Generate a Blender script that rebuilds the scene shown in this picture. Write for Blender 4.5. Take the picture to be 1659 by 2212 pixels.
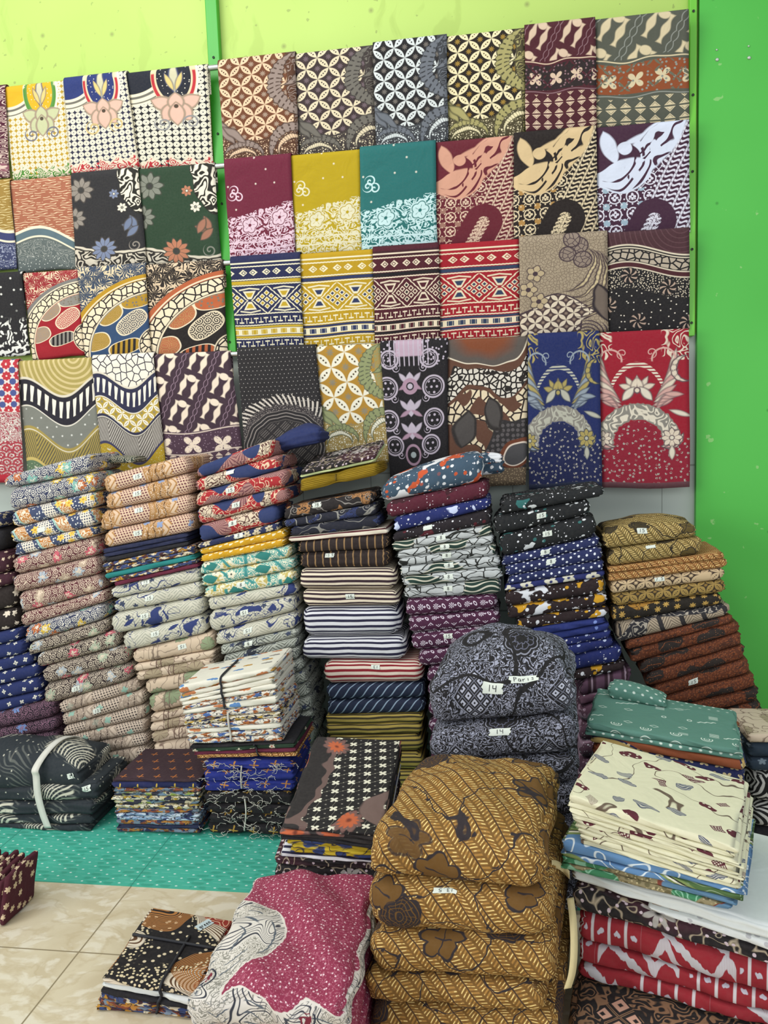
import bpy, math, random
import numpy as np
from mathutils import Vector, Matrix

for _o in list(bpy.data.objects):
    bpy.data.objects.remove(_o, do_unlink=True)
SC = bpy.context.scene
COL = SC.collection
PI = math.pi

# ------------------------------------------------------------------ camera
CAM_R = np.array([0.98854536, 0.14650858, -0.03623964])
CAM_U = np.array([0.01923774, 0.1158399, 0.99308158])
CAM_F = np.array([-0.14969297, 0.98240336, -0.11169451])
CAM_P = np.array([0.0, -3.4, 1.5])
FPX = 1739.92
cd = bpy.data.cameras.new('camera')
cam = bpy.data.objects.new('camera', cd)
COL.objects.link(cam)
cd.sensor_fit = 'VERTICAL'
cd.sensor_height = 24.0
cd.lens = FPX * 24.0 / 2212.0
cd.clip_start = 0.05
cam.matrix_world = Matrix(((CAM_R[0], CAM_U[0], -CAM_F[0], CAM_P[0]),
                           (CAM_R[1], CAM_U[1], -CAM_F[1], CAM_P[1]),
                           (CAM_R[2], CAM_U[2], -CAM_F[2], CAM_P[2]),
                           (0, 0, 0, 1)))
SC.camera = cam

def ray(x, y):
    return CAM_R * (x - 829.5) / FPX - CAM_U * (y - 1106.0) / FPX + CAM_F
def at_y(x, y, Y):
    v = ray(x, y)
    return CAM_P + v * (Y - CAM_P[1]) / v[1]
def at_z(x, y, Z):
    v = ray(x, y)
    return CAM_P + v * (Z - CAM_P[2]) / v[2]

# ------------------------------------------------------------------ light
SC.view_settings.view_transform = 'Standard'
SC.view_settings.look = 'None'
SC.view_settings.gamma = 1.0
SC.view_settings.use_curve_mapping = False
SC.view_settings.exposure = 0.0
w = bpy.data.worlds.new('daylight')
SC.world = w
w.use_nodes = True
w.node_tree.nodes['Background'].inputs[0].default_value = (0.90, 0.95, 1.0, 1)
w.node_tree.nodes['Background'].inputs[1].default_value = 0.78
def area(name, loc, tgt, sx, sy, power, col):
    l = bpy.data.lights.new(name, 'AREA')
    l.shape = 'RECTANGLE'; l.size = sx; l.size_y = sy; l.energy = power; l.color = col
    o = bpy.data.objects.new(name, l); COL.objects.link(o)
    o.location = loc
    o.rotation_euler = (Vector(tgt) - Vector(loc)).to_track_quat('-Z', 'Y').to_euler()
    return o
area('shopfront_daylight', (-4.6, -4.6, 2.3), (-0.6, -0.2, 1.2), 2.6, 2.2, 122, (1.0, 0.99, 0.96))
area('ceiling_light', (-1.6, -2.0, 3.9), (-1.2, -0.6, 1.0), 1.6, 1.2, 44, (1.0, 0.98, 0.93))
area('doorway_daylight', (1.2, -5.2, 2.6), (0.2, -0.8, 0.8), 1.8, 1.8, 30, (0.95, 0.98, 1.0))

# ------------------------------------------------------------------ node expression helpers
NT = None
MEMO = {}
def sgb(h):
    if not isinstance(h, str): return h
    o = []
    for i in (0, 2, 4):
        c = int(h[i:i + 2], 16) / 255.0
        o.append(c / 12.92 if c <= 0.04045 else ((c + 0.055) / 1.055) ** 2.4)
    return (o[0], o[1], o[2], 1.0)

def key(a):
    return ('e', id(a.s)) if isinstance(a, E) else a
KEEP = []
def mn(op, *a, clamp=False):
    k = (op, clamp) + tuple(key(i) for i in a)
    if k in MEMO: return MEMO[k]
    n = NT.nodes.new('ShaderNodeMath'); n.operation = op; n.use_clamp = clamp
    for i, v in enumerate(a):
        if isinstance(v, E): NT.links.new(v.s, n.inputs[i])
        else: n.inputs[i].default_value = float(v)
    r = E(n.outputs[0]); MEMO[k] = r; KEEP.append(r)
    return r
class E:
    def __init__(s, sock): s.s = sock
    def __add__(a, b): return mn('ADD', a, b)
    __radd__ = __add__
    def __sub__(a, b): return mn('SUBTRACT', a, b)
    def __rsub__(a, b): return mn('SUBTRACT', b, a)
    def __mul__(a, b): return mn('MULTIPLY', a, b)
    __rmul__ = __mul__
    def __truediv__(a, b): return mn('DIVIDE', a, b)
    def __neg__(a): return mn('MULTIPLY', a, -1.0)
def ab(x): return mn('ABSOLUTE', x)
def sn(x): return mn('SINE', x)
def cs(x): return mn('COSINE', x)
def mi(a, b): return mn('MINIMUM', a, b)
def mx(a, b): return mn('MAXIMUM', a, b)
def fl(x): return mn('FLOOR', x)
def wr(x): return x - mn('ROUND', x)
def sq(x): return mn('POWER', x, 2.0) if not isinstance(x, E) else x * x
def hy(x, y): return mn('SQRT', mn('MULTIPLY_ADD', x, x, y * y))
def at2(y, x): return mn('ARCTAN2', y, x)
def mod2(x): return x - fl(x * 0.5) * 2.0
def lt(d, e=0.0, s=0.02):
    "soft mask of d < e"
    if isinstance(e, E): return mn('MULTIPLY_ADD', d - e, -1.0 / s, 0.5, clamp=True)
    return mn('MULTIPLY_ADD', d, -1.0 / s, e / s + 0.5, clamp=True)
def gt(d, e=0.0, s=0.02): return lt(-d if isinstance(d, E) else -d, -e, s)
def inv(m): return 1.0 - m
def vec(x, y):
    k = ('vec', key(x), key(y))
    if k in MEMO: return MEMO[k]
    n = NT.nodes.new('ShaderNodeCombineXYZ')
    for i, v in enumerate((x, y)):
        if isinstance(v, E): NT.links.new(v.s, n.inputs[i])
        else: n.inputs[i].default_value = float(v)
    MEMO[k] = n.outputs[0]
    return n.outputs[0]
def vor(x, y, s=1.0, feat='F1', rnd=1.0):
    k = ('vor', key(x), key(y), s, feat, rnd)
    if k in MEMO: return MEMO[k]
    n = NT.nodes.new('ShaderNodeTexVoronoi'); n.voronoi_dimensions = '2D'; n.feature = feat
    NT.links.new(vec(x, y), n.inputs['Vector']); n.inputs['Scale'].default_value = s
    n.inputs['Randomness'].default_value = rnd
    MEMO[k] = n
    return n
def vedge(x, y, s, rnd=1.0): return E(vor(x, y, s, 'DISTANCE_TO_EDGE', rnd).outputs['Distance'])
def vdist(x, y, s, rnd=1.0): return E(vor(x, y, s, 'F1', rnd).outputs['Distance'])
def vcol(x, y, s, rnd=1.0):
    k = ('vcol', key(x), key(y), s, rnd)
    if k in MEMO: return MEMO[k]
    v = vor(x, y, s, 'F1', rnd)
    n = NT.nodes.new('ShaderNodeSeparateColor'); NT.links.new(v.outputs['Color'], n.inputs[0])
    r = (E(n.outputs[0]), E(n.outputs[1]), E(n.outputs[2])); MEMO[k] = r
    return r
def vloc(x, y, s, rnd=1.0):
    "coordinates relative to the nearest random point, in cell units"
    k = ('vloc', key(x), key(y), s, rnd)
    if k in MEMO: return MEMO[k]
    v = vor(x, y, s, 'F1', rnd)
    n = NT.nodes.new('ShaderNodeSeparateXYZ'); NT.links.new(v.outputs['Position'], n.inputs[0])
    r = ((x - E(n.outputs[0])) * s, (y - E(n.outputs[1])) * s); MEMO[k] = r
    return r
def noi(x, y, s=1.0, d=1.0, off=0.0):
    k = ('noi', key(x), key(y), s, d, off)
    if k in MEMO: return MEMO[k]
    n = NT.nodes.new('ShaderNodeTexNoise'); n.noise_dimensions = '2D'
    NT.links.new(vec(x + off if off else x, y), n.inputs['Vector'])
    n.inputs['Scale'].default_value = s; n.inputs['Detail'].default_value = d
    n.inputs['Roughness'].default_value = 0.5
    r = E([o for o in n.outputs if o.name in ('Factor', 'Fac')][0]); MEMO[k] = r
    return r
def rot(x, y, deg):
    c, s = math.cos(math.radians(deg)), math.sin(math.radians(deg))
    return x * c + y * s, y * c - x * s
def warp(x, y, amt, s):
    return x + (noi(x, y, s, 1.0) - 0.5) * amt, y + (noi(x, y, s, 1.0, 7.3) - 0.5) * amt
def cmix(m, a, b):
    n = NT.nodes.new('ShaderNodeMix'); n.data_type = 'RGBA'
    if isinstance(m, E): NT.links.new(m.s, n.inputs[0])
    else: n.inputs[0].default_value = m
    for v, i in ((a, 6), (b, 7)):
        if isinstance(v, tuple): n.inputs[i].default_value = v
        else: NT.links.new(v, n.inputs[i])
    return n.outputs[2]
class C:
    "a colour that prints are laid onto one after another"
    def __init__(s, h): s.v = sgb(h)
    def put(s, m, h):
        o = h.v if isinstance(h, C) else sgb(h)
        s.v = cmix(m, s.v, o); return s

MATS = {}
def material(name, fn, rough=0.85, bump=0.12, scale=1.0, weave=True):
    if name in MATS: return MATS[name]
    global NT, MEMO
    m = bpy.data.materials.new(name); m.use_nodes = True
    NT = m.node_tree; MEMO = {}
    b = NT.nodes['Principled BSDF']
    b.inputs['Roughness'].default_value = rough
    b.inputs['Specular IOR Level'].default_value = 0.25
    uv = NT.nodes.new('ShaderNodeUVMap')
    sp = NT.nodes.new('ShaderNodeSeparateXYZ'); NT.links.new(uv.outputs[0], sp.inputs[0])
    x, y = E(sp.outputs[0]), E(sp.outputs[1])
    if scale != 1.0: x, y = x * scale, y * scale
    c = fn(x, y)
    if weave and isinstance(c, C):
        c.put(noi(x, y, 38.0 if name.startswith('print_') else 9.0, 2.0) * 0.08, '8b8478')   # worn, slightly faded cloth
    v = c.v if isinstance(c, C) else c
    if isinstance(v, tuple): b.inputs['Base Color'].default_value = v
    else: NT.links.new(v, b.inputs['Base Color'])
    if weave and bump:
        bp = NT.nodes.new('ShaderNodeBump'); bp.inputs['Strength'].default_value = bump
        bp.inputs['Distance'].default_value = 0.02
        tc = NT.nodes.new('ShaderNodeTexCoord')
        nz = NT.nodes.new('ShaderNodeTexNoise'); nz.inputs['Scale'].default_value = 9.0
        nz.inputs['Detail'].default_value = 3.0; nz.inputs['Distortion'].default_value = 0.6
        NT.links.new(tc.outputs['Object'], nz.inputs['Vector'])
        NT.links.new([o for o in nz.outputs if o.name in ('Factor', 'Fac')][0], bp.inputs['Height'])
        NT.links.new(bp.outputs[0], b.inputs['Normal'])
    MATS[name] = m
    return m
def plain(name, h, rough=0.8, metal=0.0):
    if name in MATS: return MATS[name]
    m = bpy.data.materials.new(name); m.use_nodes = True
    b = m.node_tree.nodes['Principled BSDF']
    n = m.node_tree.nodes.new('ShaderNodeTexNoise'); n.inputs['Scale'].default_value = 14
    r = m.node_tree.nodes.new('ShaderNodeMix'); r.data_type = 'RGBA'
    c = sgb(h)
    r.inputs[6].default_value = tuple(v * 0.9 for v in c[:3]) + (1,)
    r.inputs[7].default_value = tuple(min(1, v * 1.06) for v in c[:3]) + (1,)
    m.node_tree.links.new([o for o in n.outputs if o.name in ('Factor', 'Fac')][0], r.inputs[0])
    m.node_tree.links.new(r.outputs[2], b.inputs['Base Color'])
    b.inputs['Roughness'].default_value = rough; b.inputs['Metallic'].default_value = metal
    MATS[name] = m
    return m

# ------------------------------------------------------------------ print motifs
def kawung(c, x, y, s, leaf, bg, dot=None, star=None, w=0.20, ang=45, gate=None):
    X, Y = rot(x, y, ang); X = X * s; Y = Y * s
    a, b = ab(wr(X)), ab(wr(Y))
    sx, sy = ab(sn(X * PI)), ab(sn(Y * PI))
    d = mi(b - sx * w, a - sy * w)
    g = (lambda m: m) if gate is None else (lambda m: m * gate)
    if bg: c.put(g(lt(d, 9.0)), bg)
    if star:
        u, v = wr(X - 0.5), wr(Y - 0.5); r = hy(u, v)
        c.put(g(lt(r - cs(at2(v, u) * 8.0) * 0.05, 0.14, 0.03)), star)
    c.put(g(lt(d, 0.0, 0.03)), leaf)
    if dot:
        u = ab(ab(wr(X - 0.5)) - 0.16); v = ab(wr(Y - 0.5)); v2 = ab(ab(wr(Y - 0.5)) - 0.16); u2 = ab(wr(X - 0.5))
        # dots within each leaf, half way between the crossings
        q = mi(hy(mi(ab(wr(X - 0.5)), u), b), hy(mi(ab(wr(Y - 0.5)), v2), a))
        c.put(g(lt(q, 0.045, 0.03)), dot)
    return c

def flower(c, x, y, cx, cy, R, n, col, dark, mid, ph=0.0, deep=0.3):
    u, v = x - cx, y - cy; r = hy(u, v); t = at2(v, u)
    k = cs(t * n + ph)
    e = r - k * (deep * R * 0.5)
    c.put(lt(e, R * 1.0, R * 0.12), dark)
    c.put(lt(e, R * 0.88, R * 0.1), col)
    c.put(lt(ab(sn(t * n * 0.5 + ph * 0.5 + PI / 2)), 0.16, 0.14) * lt(r, R * 0.8, R * 0.2), dark)
    c.put(lt(r, R * 0.3, R * 0.08), dark)
    c.put(lt(r, R * 0.2, R * 0.08), mid)
    return c
def leafm(x, y, cx, cy, L, W, deg, s=0.02):
    u, v = rot(x - cx, y - cy, deg)
    return gt(1.0 - sq(u * (1.0 / L)) - ab(v) * (1.0 / W), 0.0, s / W)
def leaf(c, x, y, cx, cy, L, W, deg, col, dark):
    c.put(leafm(x, y, cx, cy, L * 1.15, W * 1.35, deg), dark)
    c.put(leafm(x, y, cx, cy, L, W, deg), col)
    return c
def spiralm(x, y, cx, cy, R, turns=2.0, w=0.2, flip=1.0, ph=0.0):
    u, v = x - cx, y - cy; r = hy(u, v)
    t = at2(v, u) * (flip / (2 * PI))
    return lt(ab(wr(r * (turns / R) - t + ph)), w, 0.12) * lt(r, R, R * 0.08)
def feather(c, x, y, cx, cy, r, wid, a0, a1, col, dark, n=26):
    "curved plume: a ring band with toothed edge and barbs, from angle a0 to a1"
    u, v = x - cx, y - cy; q = hy(u, v); t = at2(v, u)
    mid, half = (a0 + a1) / 2, (a1 - a0) / 2
    da = ab(wr((t - mid) * (1 / (2 * PI)))) * (2 * PI)
    tap = 1.0 - sq(da * (1.0 / half))
    d = ab(q - r)
    saw = ab(wr(t * (n / (2 * PI)) + q * 2.0)) * 0.5 + 0.75
    e = d - tap * saw * wid
    c.put(lt(e, 0.008, 0.012), dark)
    c.put(lt(e, -0.006, 0.012), col)
    c.put(lt(ab(wr(t * (n / (2 * PI)) + q * 2.0)), 0.14, 0.1) * lt(e, -0.012, 0.01) * gt(d, wid * 0.15, 0.01), dark)
    return c
def swirls(c, x, y, s, line, w=0.13, off=0.0):
    row = fl(y * s)
    X = x * s + mod2(row) * 0.5 + off; Y = y * s
    par = mod2(fl(X) + row) * 2.0 - 1.0
    u, v = X - fl(X) - 0.5, Y - row - 0.5
    r = hy(u, v); t = at2(v, u) * (1 / (2 * PI))
    sp = ab(wr(r * 4.4 - t * par + row * 0.37))
    c.put(lt(sp, 0.21, 0.12) * lt(r, 0.44, 0.04), line)
    xx, yy = warp(x, y, 0.5 / s, s * 1.1)
    k = ab(wr(noi(xx, yy, s * 1.2, 0.0) * 5.0))
    c.put(lt(k, w, 0.1) * gt(r, 0.45, 0.05), line)
    return c
def squiggle(x, y, s, n=5.0, w=0.14, wa=0.6):
    xx, yy = warp(x, y, wa / s, s * 0.9)
    return lt(ab(wr(noi(xx, yy, s, 1.0) * n)), w, 0.12)
def blobs(x, y, s, th=0.62, off=0.0, soft=0.02, det=1.0):
    return gt(noi(x, y, s, det, off), th, soft)
def dots(x, y, s, r, stag=True):
    row = fl(y * s)
    X = x * s + (mod2(row) * 0.5 if stag else 0.0)
    return lt(hy(wr(X - 0.5), y * s - row - 0.5), r, 0.1)
def rdots(x, y, s, r, keep=1.0):
    m = lt(vdist(x, y, s, 0.9), r, 0.06)
    if keep < 1.0: m = m * lt(vcol(x, y, s, 0.9)[0], keep, 0.01)
    return m
def vflow(c, x, y, s, R, n, col, mid=None, keep=1.0, ch=0, deep=0.5, rnd=0.8, hi=False):
    u, v = vloc(x, y, s, rnd); r = hy(u, v); t = at2(v, u)
    cc = vcol(x, y, s, rnd)
    m = lt(r - ab(cs(t * (n / 2.0) + cc[1] * 6.0)) * (R * deep), R * (1 - deep), 0.05)
    if keep < 1.0:
        g = lt(cc[ch], keep, 0.01) if not hi else gt(cc[ch], 1 - keep, 0.01)
        m = m * g
    c.put(m, col)
    if mid:
        q = lt(r, R * 0.22, 0.05)
        if keep < 1.0: q = q * g
        c.put(q, mid)
    return c
def herring(x, y, s, deg, k=5.0, w=0.24, slant=2.6):
    U, V = rot(x, y, deg); U = U * s; V = V * s
    a = ab(wr(U))
    m = lt(ab(wr(V * k + a * slant)), w, 0.14) * gt(a, 0.05, 0.05) * lt(a, 0.43, 0.05)
    return m
def parang(c, x, y, s, deg, col, w=0.3):
    "rows of double lobed knobs along a slanting line"
    U, V = rot(x, y, deg); U = U * s; V = V * s
    v = wr(V + fl(U) * 0.5) ; u = U - fl(U) - 0.5
    uu = ab(u) - 0.20
    wob = cs(v * 4 * PI) * 0.035
    body = mx(ab(uu) - 0.075 - wob, ab(v) - 0.38)
    head = hy(u, (v + 0.33) * 1.3) - 0.16
    c.put(lt(mi(body, head), 0.0, 0.04), col)
    return c
def triangles(c, x, y, s, col, inner=None):
    u, v = wr(x * s), wr(y * s)
    ck = mod2(fl(x * s + 0.5) + fl(y * s + 0.5)) 
    a, b = ab(u), ab(v)
    m = gt(b - a, 0.05, 0.03) * lt(b, 0.44, 0.03)
    m2 = gt(a - b, 0.05, 0.03) * lt(a, 0.44, 0.03)
    c.put(m, col)
    if inner: c.put(lt(ab(b - a - 0.16), 0.02, 0.03) * lt(b, 0.36, 0.03), inner)
    return c
def star4(c, x, y, s, col, dark=None, stag=True):
    row = fl(y * s); X = x * s + (mod2(row) * 0.5 if stag else 0.0)
    u, v = wr(X - 0.5), y * s - row - 0.5
    r = hy(u, v); t = at2(v, u)
    m = lt(r - ab(cs(t * 2.0 + PI / 2)) * 0.3, 0.06, 0.04)
    c.put(m, col)
    return c
def pebbles(c, x, y, s, col, t=0.07, rnd=1.0, gate=None):
    m = gt(vedge(x, y, s, rnd), t, 0.03)
    c.put(m if gate is None else m * gate, col); return c
def band(v, a, b, s=0.01):
    return gt(v, a, s) * lt(v, b, s)

# ------------------------------------------------------------------ prints of the hanging cloths (x 0..1 across, y down in widths)
def p_arch(ground, lat, inner, rib, edge, fl1, curl, red='b8313a'):
    def f(x, y):
        c = C(ground)
        u, v = wr(x * 11.0), wr(y * 11.0); r = hy(u, v)
        c.put(gt(r, 0.47, 0.05), lat)
        c.put(gt(mi(ab(u), ab(v)), 0.40, 0.05), lat)
        c.put(lt(ab(r - 0.30), 0.03, 0.05), 'b9ad92')
        c.put(lt(r, 0.10, 0.05), lat)
        # hanging arch
        X = ab(x - 0.58); Y = y
        bell = hy(X * 2.35, (Y - 0.10) * 1.45)
        side = hy((x - 0.05) * 1.0, (y + 0.15) * 1.0)
        c.put(lt(bell, 0.72, 0.01), ground)
        c.put(lt(side, 0.62, 0.01) * lt(x, 0.6), 'e9dfc2')
        c.put(lt(ab(side - 0.5), 0.018, 0.01) * lt(x, 0.55), '6c6a62')
        c.put(lt(ab(side - 0.58), 0.01, 0.01) * lt(x, 0.6), '6c6a62')
        c.put(lt(side, 0.44, 0.01) * lt(x, 0.55), inner)
        c.put(lt(bell, 0.66, 0.01), edge)
        th = at2(Y - 0.1, X)
        c.put(lt(bell + ab(wr(th * 9.0)) * 0.1, 0.62, 0.01), rib)
        c.put(lt(ab(bell - 0.60), 0.045, 0.02) * gt(y, 0.02) * lt(y, 0.36), red)
        c.put(lt(bell, 0.50, 0.01), inner)
        c.put(rdots(x, y, 17.0, 0.13, 0.6) * lt(bell, 0.48, 0.01), 'dcd6c2')
        leaf(c, x, y, 0.58, 0.10, 0.22, 0.05, 90, 'c9c4a4', '3b4468')
        leaf(c, x, y, 0.52, 0.16, 0.13, 0.03, 70, 'd9c27a', '3b4468')
        leaf(c, x, y, 0.64, 0.16, 0.13, 0.03, 110, 'd9c27a', '3b4468')
        # lotus
        for dx, dy, a, L in ((-0.16, 0.47, 25, 0.15), (0.16, 0.47, -25, 0.15), (-0.09, 0.60, 120, 0.15), (0.09, 0.60, 60, 0.15), (0.0, 0.46, 90, 0.13), (0, 0.63, 90, 0.16)):
            leaf(c, x, y, 0.58 + dx, dy, L, 0.085, a, fl1, '9c8a76')
        c.put(lt(hy(x - 0.58, y - 0.52), 0.03, 0.01), '4b4034')
        c.put(spiralm(x, y, 0.40, 0.77, 0.12, 1.6, 0.16, 1), curl)
        c.put(spiralm(x, y, 0.76, 0.77, 0.12, 1.6, 0.16, -1), curl)
        # jagged lower corner flames
        base = y - 1.28 - ab(wr(x * 4.0 + 0.2)) * 0.22
        c.put(gt(base, -0.02) * inv(lt(ab(x - 0.35), 0.08)), 'e2d5bd')
        c.put(gt(base, 0.01) * squiggle(x, y, 9.0, 5.0, 0.25), red)
        return c
    return f
def p_bigkawung(bg, leafc, dot, star, frond, frdark, back2, s=4.9):
    def f(x, y):
        c = C(bg)
        kawung(c, x, y - 0.05, s, leafc, None, dot, star, 0.185)
        xx, yy = warp(x, y, 0.10, 3.0)
        low = yy - 1.13 + ab(xx - 0.45) * 0.25
        c.put(gt(low, 0.0, 0.01), back2)
        c.put(gt(low, 0.02, 0.01) * gt(vedge(x, y, 30.0), 0.2, 0.06), leafc)
        c.put(gt(low, 0.02, 0.01) * gt(noi(x, y, 20.0), 0.5, 0.05), back2)
        right = xx - 0.86 - yy * 0.08
        c.put(gt(right, 0.0, 0.01), back2)
        c.put(gt(right, 0.015, 0.01) * squiggle(x, y, 7.0, 6.0, 0.16), frond)
        feather(c, xx, yy, 1.15, 0.35, 0.42, 0.11, 1.6, 4.3, frond, frdark, 40)
        feather(c, xx, yy, 0.72, -0.10, 0.50, 0.07, 0.0, 1.3, frond, frdark, 36)
        feather(c, xx, yy, 0.98, 1.30, 0.34, 0.07, 2.8, 5.4, frond, frdark, 30)
        feather(c, xx, yy, 0.98, 1.30, 0.22, 0.035, 2.8, 5.6, leafc, frdark, 44)
        feather(c, xx, yy, 0.25, 1.42, 0.28, 0.05, 3.6, 6.1, frond, frdark, 30)
        feather(c, xx, yy, 0.25, 1.42, 0.19, 0.03, 3.3, 6.1, leafc, frdark, 44)
        leaf(c, xx, yy, 0.03, 0.95, 0.20, 0.05, 60, frond, frdark)
        leaf(c, xx, yy, 0.16, 1.02, 0.18, 0.04, 40, frond, frdark)
        return c
    return f
def p_threeband(bg, mid, tri, cream, line, amp=0.05):
    def f(x, y):
        wv = sn(x * 5.0 + 0.6) * amp + x * 0.10
        c = C(bg)
        # wide cloth: knobs on the top, stars in the middle, triangles below
        t = C(bg)
        parang(t, x, y, 2.3, 28, cream)
        U, V = rot(x, y, 28)
        t.put(lt(ab(ab(wr(U * 2.3) ) - 0.03 - ab(sn(V * 26.0)) * 0.05), 0.013, 0.015), line)
        m = C(mid)
        X, Y = x * 3.0, (y - wv) * 3.0
        star4(m, X, Y + 0.25, 1.15, cream)
        m.put(rdots(x, y, 20.0, 0.25, 0.5) , line)
        kawung(m, x, y, 9.0, tri, None, None, None, 0.12, 45, gate=lt(noi(x, y, 5.0), 0.45))
        b = C(bg)
        triangles(b, x, y, 6.3, cream, bg)
        c.v = t.v
        c.put(gt(y, 0.42 + wv, 0.008), m)
        c.put(gt(y, 0.86 + wv * 0.6, 0.008), b)
        c.put(band(y - wv, 0.39, 0.45), bg)
        c.put(band(y - wv + sn(x * 14.0) * 0.012, 0.41, 0.425, 0.006), cream)
        c.put(band(y - wv * 0.6, 0.82, 0.88), bg)
        c.put(band(y - wv * 0.6 + sn(x * 12.0) * 0.012, 0.845, 0.858, 0.006), line)
        return c
    return f
def p_water(y0, top, topl, wave, waved, low, lowl, phx=0.0):
    def f(x, y):
        c = C(top)
        c.put(lt(ab(wr((y + sn(x * 34.0 + sn(y * 40.0) * 2.0) * 0.007) * 26.0)), 0.12, 0.1) * gt(noi(x, y, 11.0), 0.42, 0.03), topl)
        w = y - y0 + sn(x * 3.6 + phx) * 0.14 - x * 0.12
        c.put(gt(w, 0, 0.01), 'ece0c4'); c.put(gt(w, 0.045, 0.01), wave); c.put(gt(w, 0.16, 0.01), 'ece0c4')
        c.put(gt(w, 0.19, 0.01), low)
        c.put(gt(w, 0.22, 0.01) * squiggle(x, y, 8.0, 7.0, 0.16) * lt(w, 0.55, 0.2), lowl)
        c.put(gt(w, 0.45, 0.02) * rdots(x, y, 14.0, 0.1), 'dfe2d8')
        c.put(lt(x, 0.02), waved)
        return c
    return f
def p_floralcorner(bg, fc, fd, accent, leafc):
    def f(x, y):
        c = C(bg)
        xx, yy = warp(x, y, 0.06, 5.0)
        m = hy((xx - 1.02) * 1.0, (yy - 0.05) * 0.55)
        c.put(lt(m, 0.33, 0.01), '23231f')
        c.put(lt(m, 0.32, 0.01) * squiggle(x, y, 5.0, 6.0, 0.24, 0.9), 'e8e0cc')
        low = yy - 1.02 - xx * 0.42 + xx * xx * 0.25
        c.put(gt(low, 0, 0.01), 'd8cfba'); c.put(gt(low, 0.03, 0.01), '2a2826')
        c.put(gt(low, 0.05, 0.01) * squiggle(x, y, 5.5, 6.0, 0.22, 0.9), 'cfc6b2')
        flower(c, x, y, 0.14, 0.20, 0.17, 9, fc, fd, '3a3a38')
        flower(c, x, y, 0.02, 0.62, 0.15, 9, fc, fd, '3a3a38')
        flower(c, x, y, 0.42, 1.12, 0.17, 11, accent, fd, '3a3a38')
        flower(c, x, y, 0.62, 0.30, 0.07, 7, accent, fd, 'e8e0cc')
        flower(c, x, y, 0.72, 0.52, 0.07, 7, 'e8e0cc', fd, '8a8a80')
        for a, X, Y in ((20, 0.80, 0.82), (70, 0.86, 0.76), (-40, 0.84, 0.90), (120, 0.78, 0.78)):
            leaf(c, x, y, X, Y, 0.11, 0.045, a, leafc, fd)
        c.put(spiralm(x, y, 0.86, 1.12, 0.09, 1.5, 0.16), fc)
        return c
    return f
def p_lace(top, lace):
    def f(x, y):
        c = C(top)
        e = y - 0.80 + x * 0.20 + noi(x, y, 9.0) * 0.10 - 0.05
        g = gt(e, 0, 0.01)
        c.put(g * lt(ab(wr(noi(x, y, 6.0, 1.0) * 7.0)), 0.17, 0.12), lace)
        c.put(g * gt(vedge(x, y, 9.0), 0.13, 0.03) * squiggle(x, y, 11.0, 5.0, 0.3), lace)
        f2 = C(top)
        row = band(y + x * 0.18, 0.82, 1.12, 0.01) 
        row2 = gt(y + x * 0.18, 1.42, 0.01)
        u = wr((x + 0.12) * 2.2); v = (y + x * 0.18 - 0.97) * 2.2
        v = mn('MINIMUM', ab(v), ab(v - 1.35))
        r = hy(u, v); t = at2(v, u)
        pet = lt(r - ab(cs(t * 2.5)) * 0.10, 0.22, 0.02)
        c.put(pet * g, lace)
        c.put(lt(ab(r - 0.20 - ab(cs(t * 2.5)) * 0.06), 0.014, 0.02) * g, top)
        c.put(lt(ab(sn(t * 2.5)), 0.12, 0.1) * lt(r, 0.16, 0.02) * g, top)
        c.put(lt(r, 0.05, 0.02) * g, top)
        c.put(g * lt(ab(ab(y + x * 0.02 - 1.22) - 0.07 + noi(x, y, 20.0) * 0.03), 0.012, 0.01), lace)
        for cx, cy, fp in ((0.10, 0.47, 1), (0.19, 0.50, -1), (0.13, 0.40, -1)):
            c.put(spiralm(x, y, cx, cy, 0.075, 1.3, 0.17, fp), lace)
        c.put(rdots(x, y, 3.4, 0.035, 0.8) * inv(g), 'f2e9d8')
        return c
    return f
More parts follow.
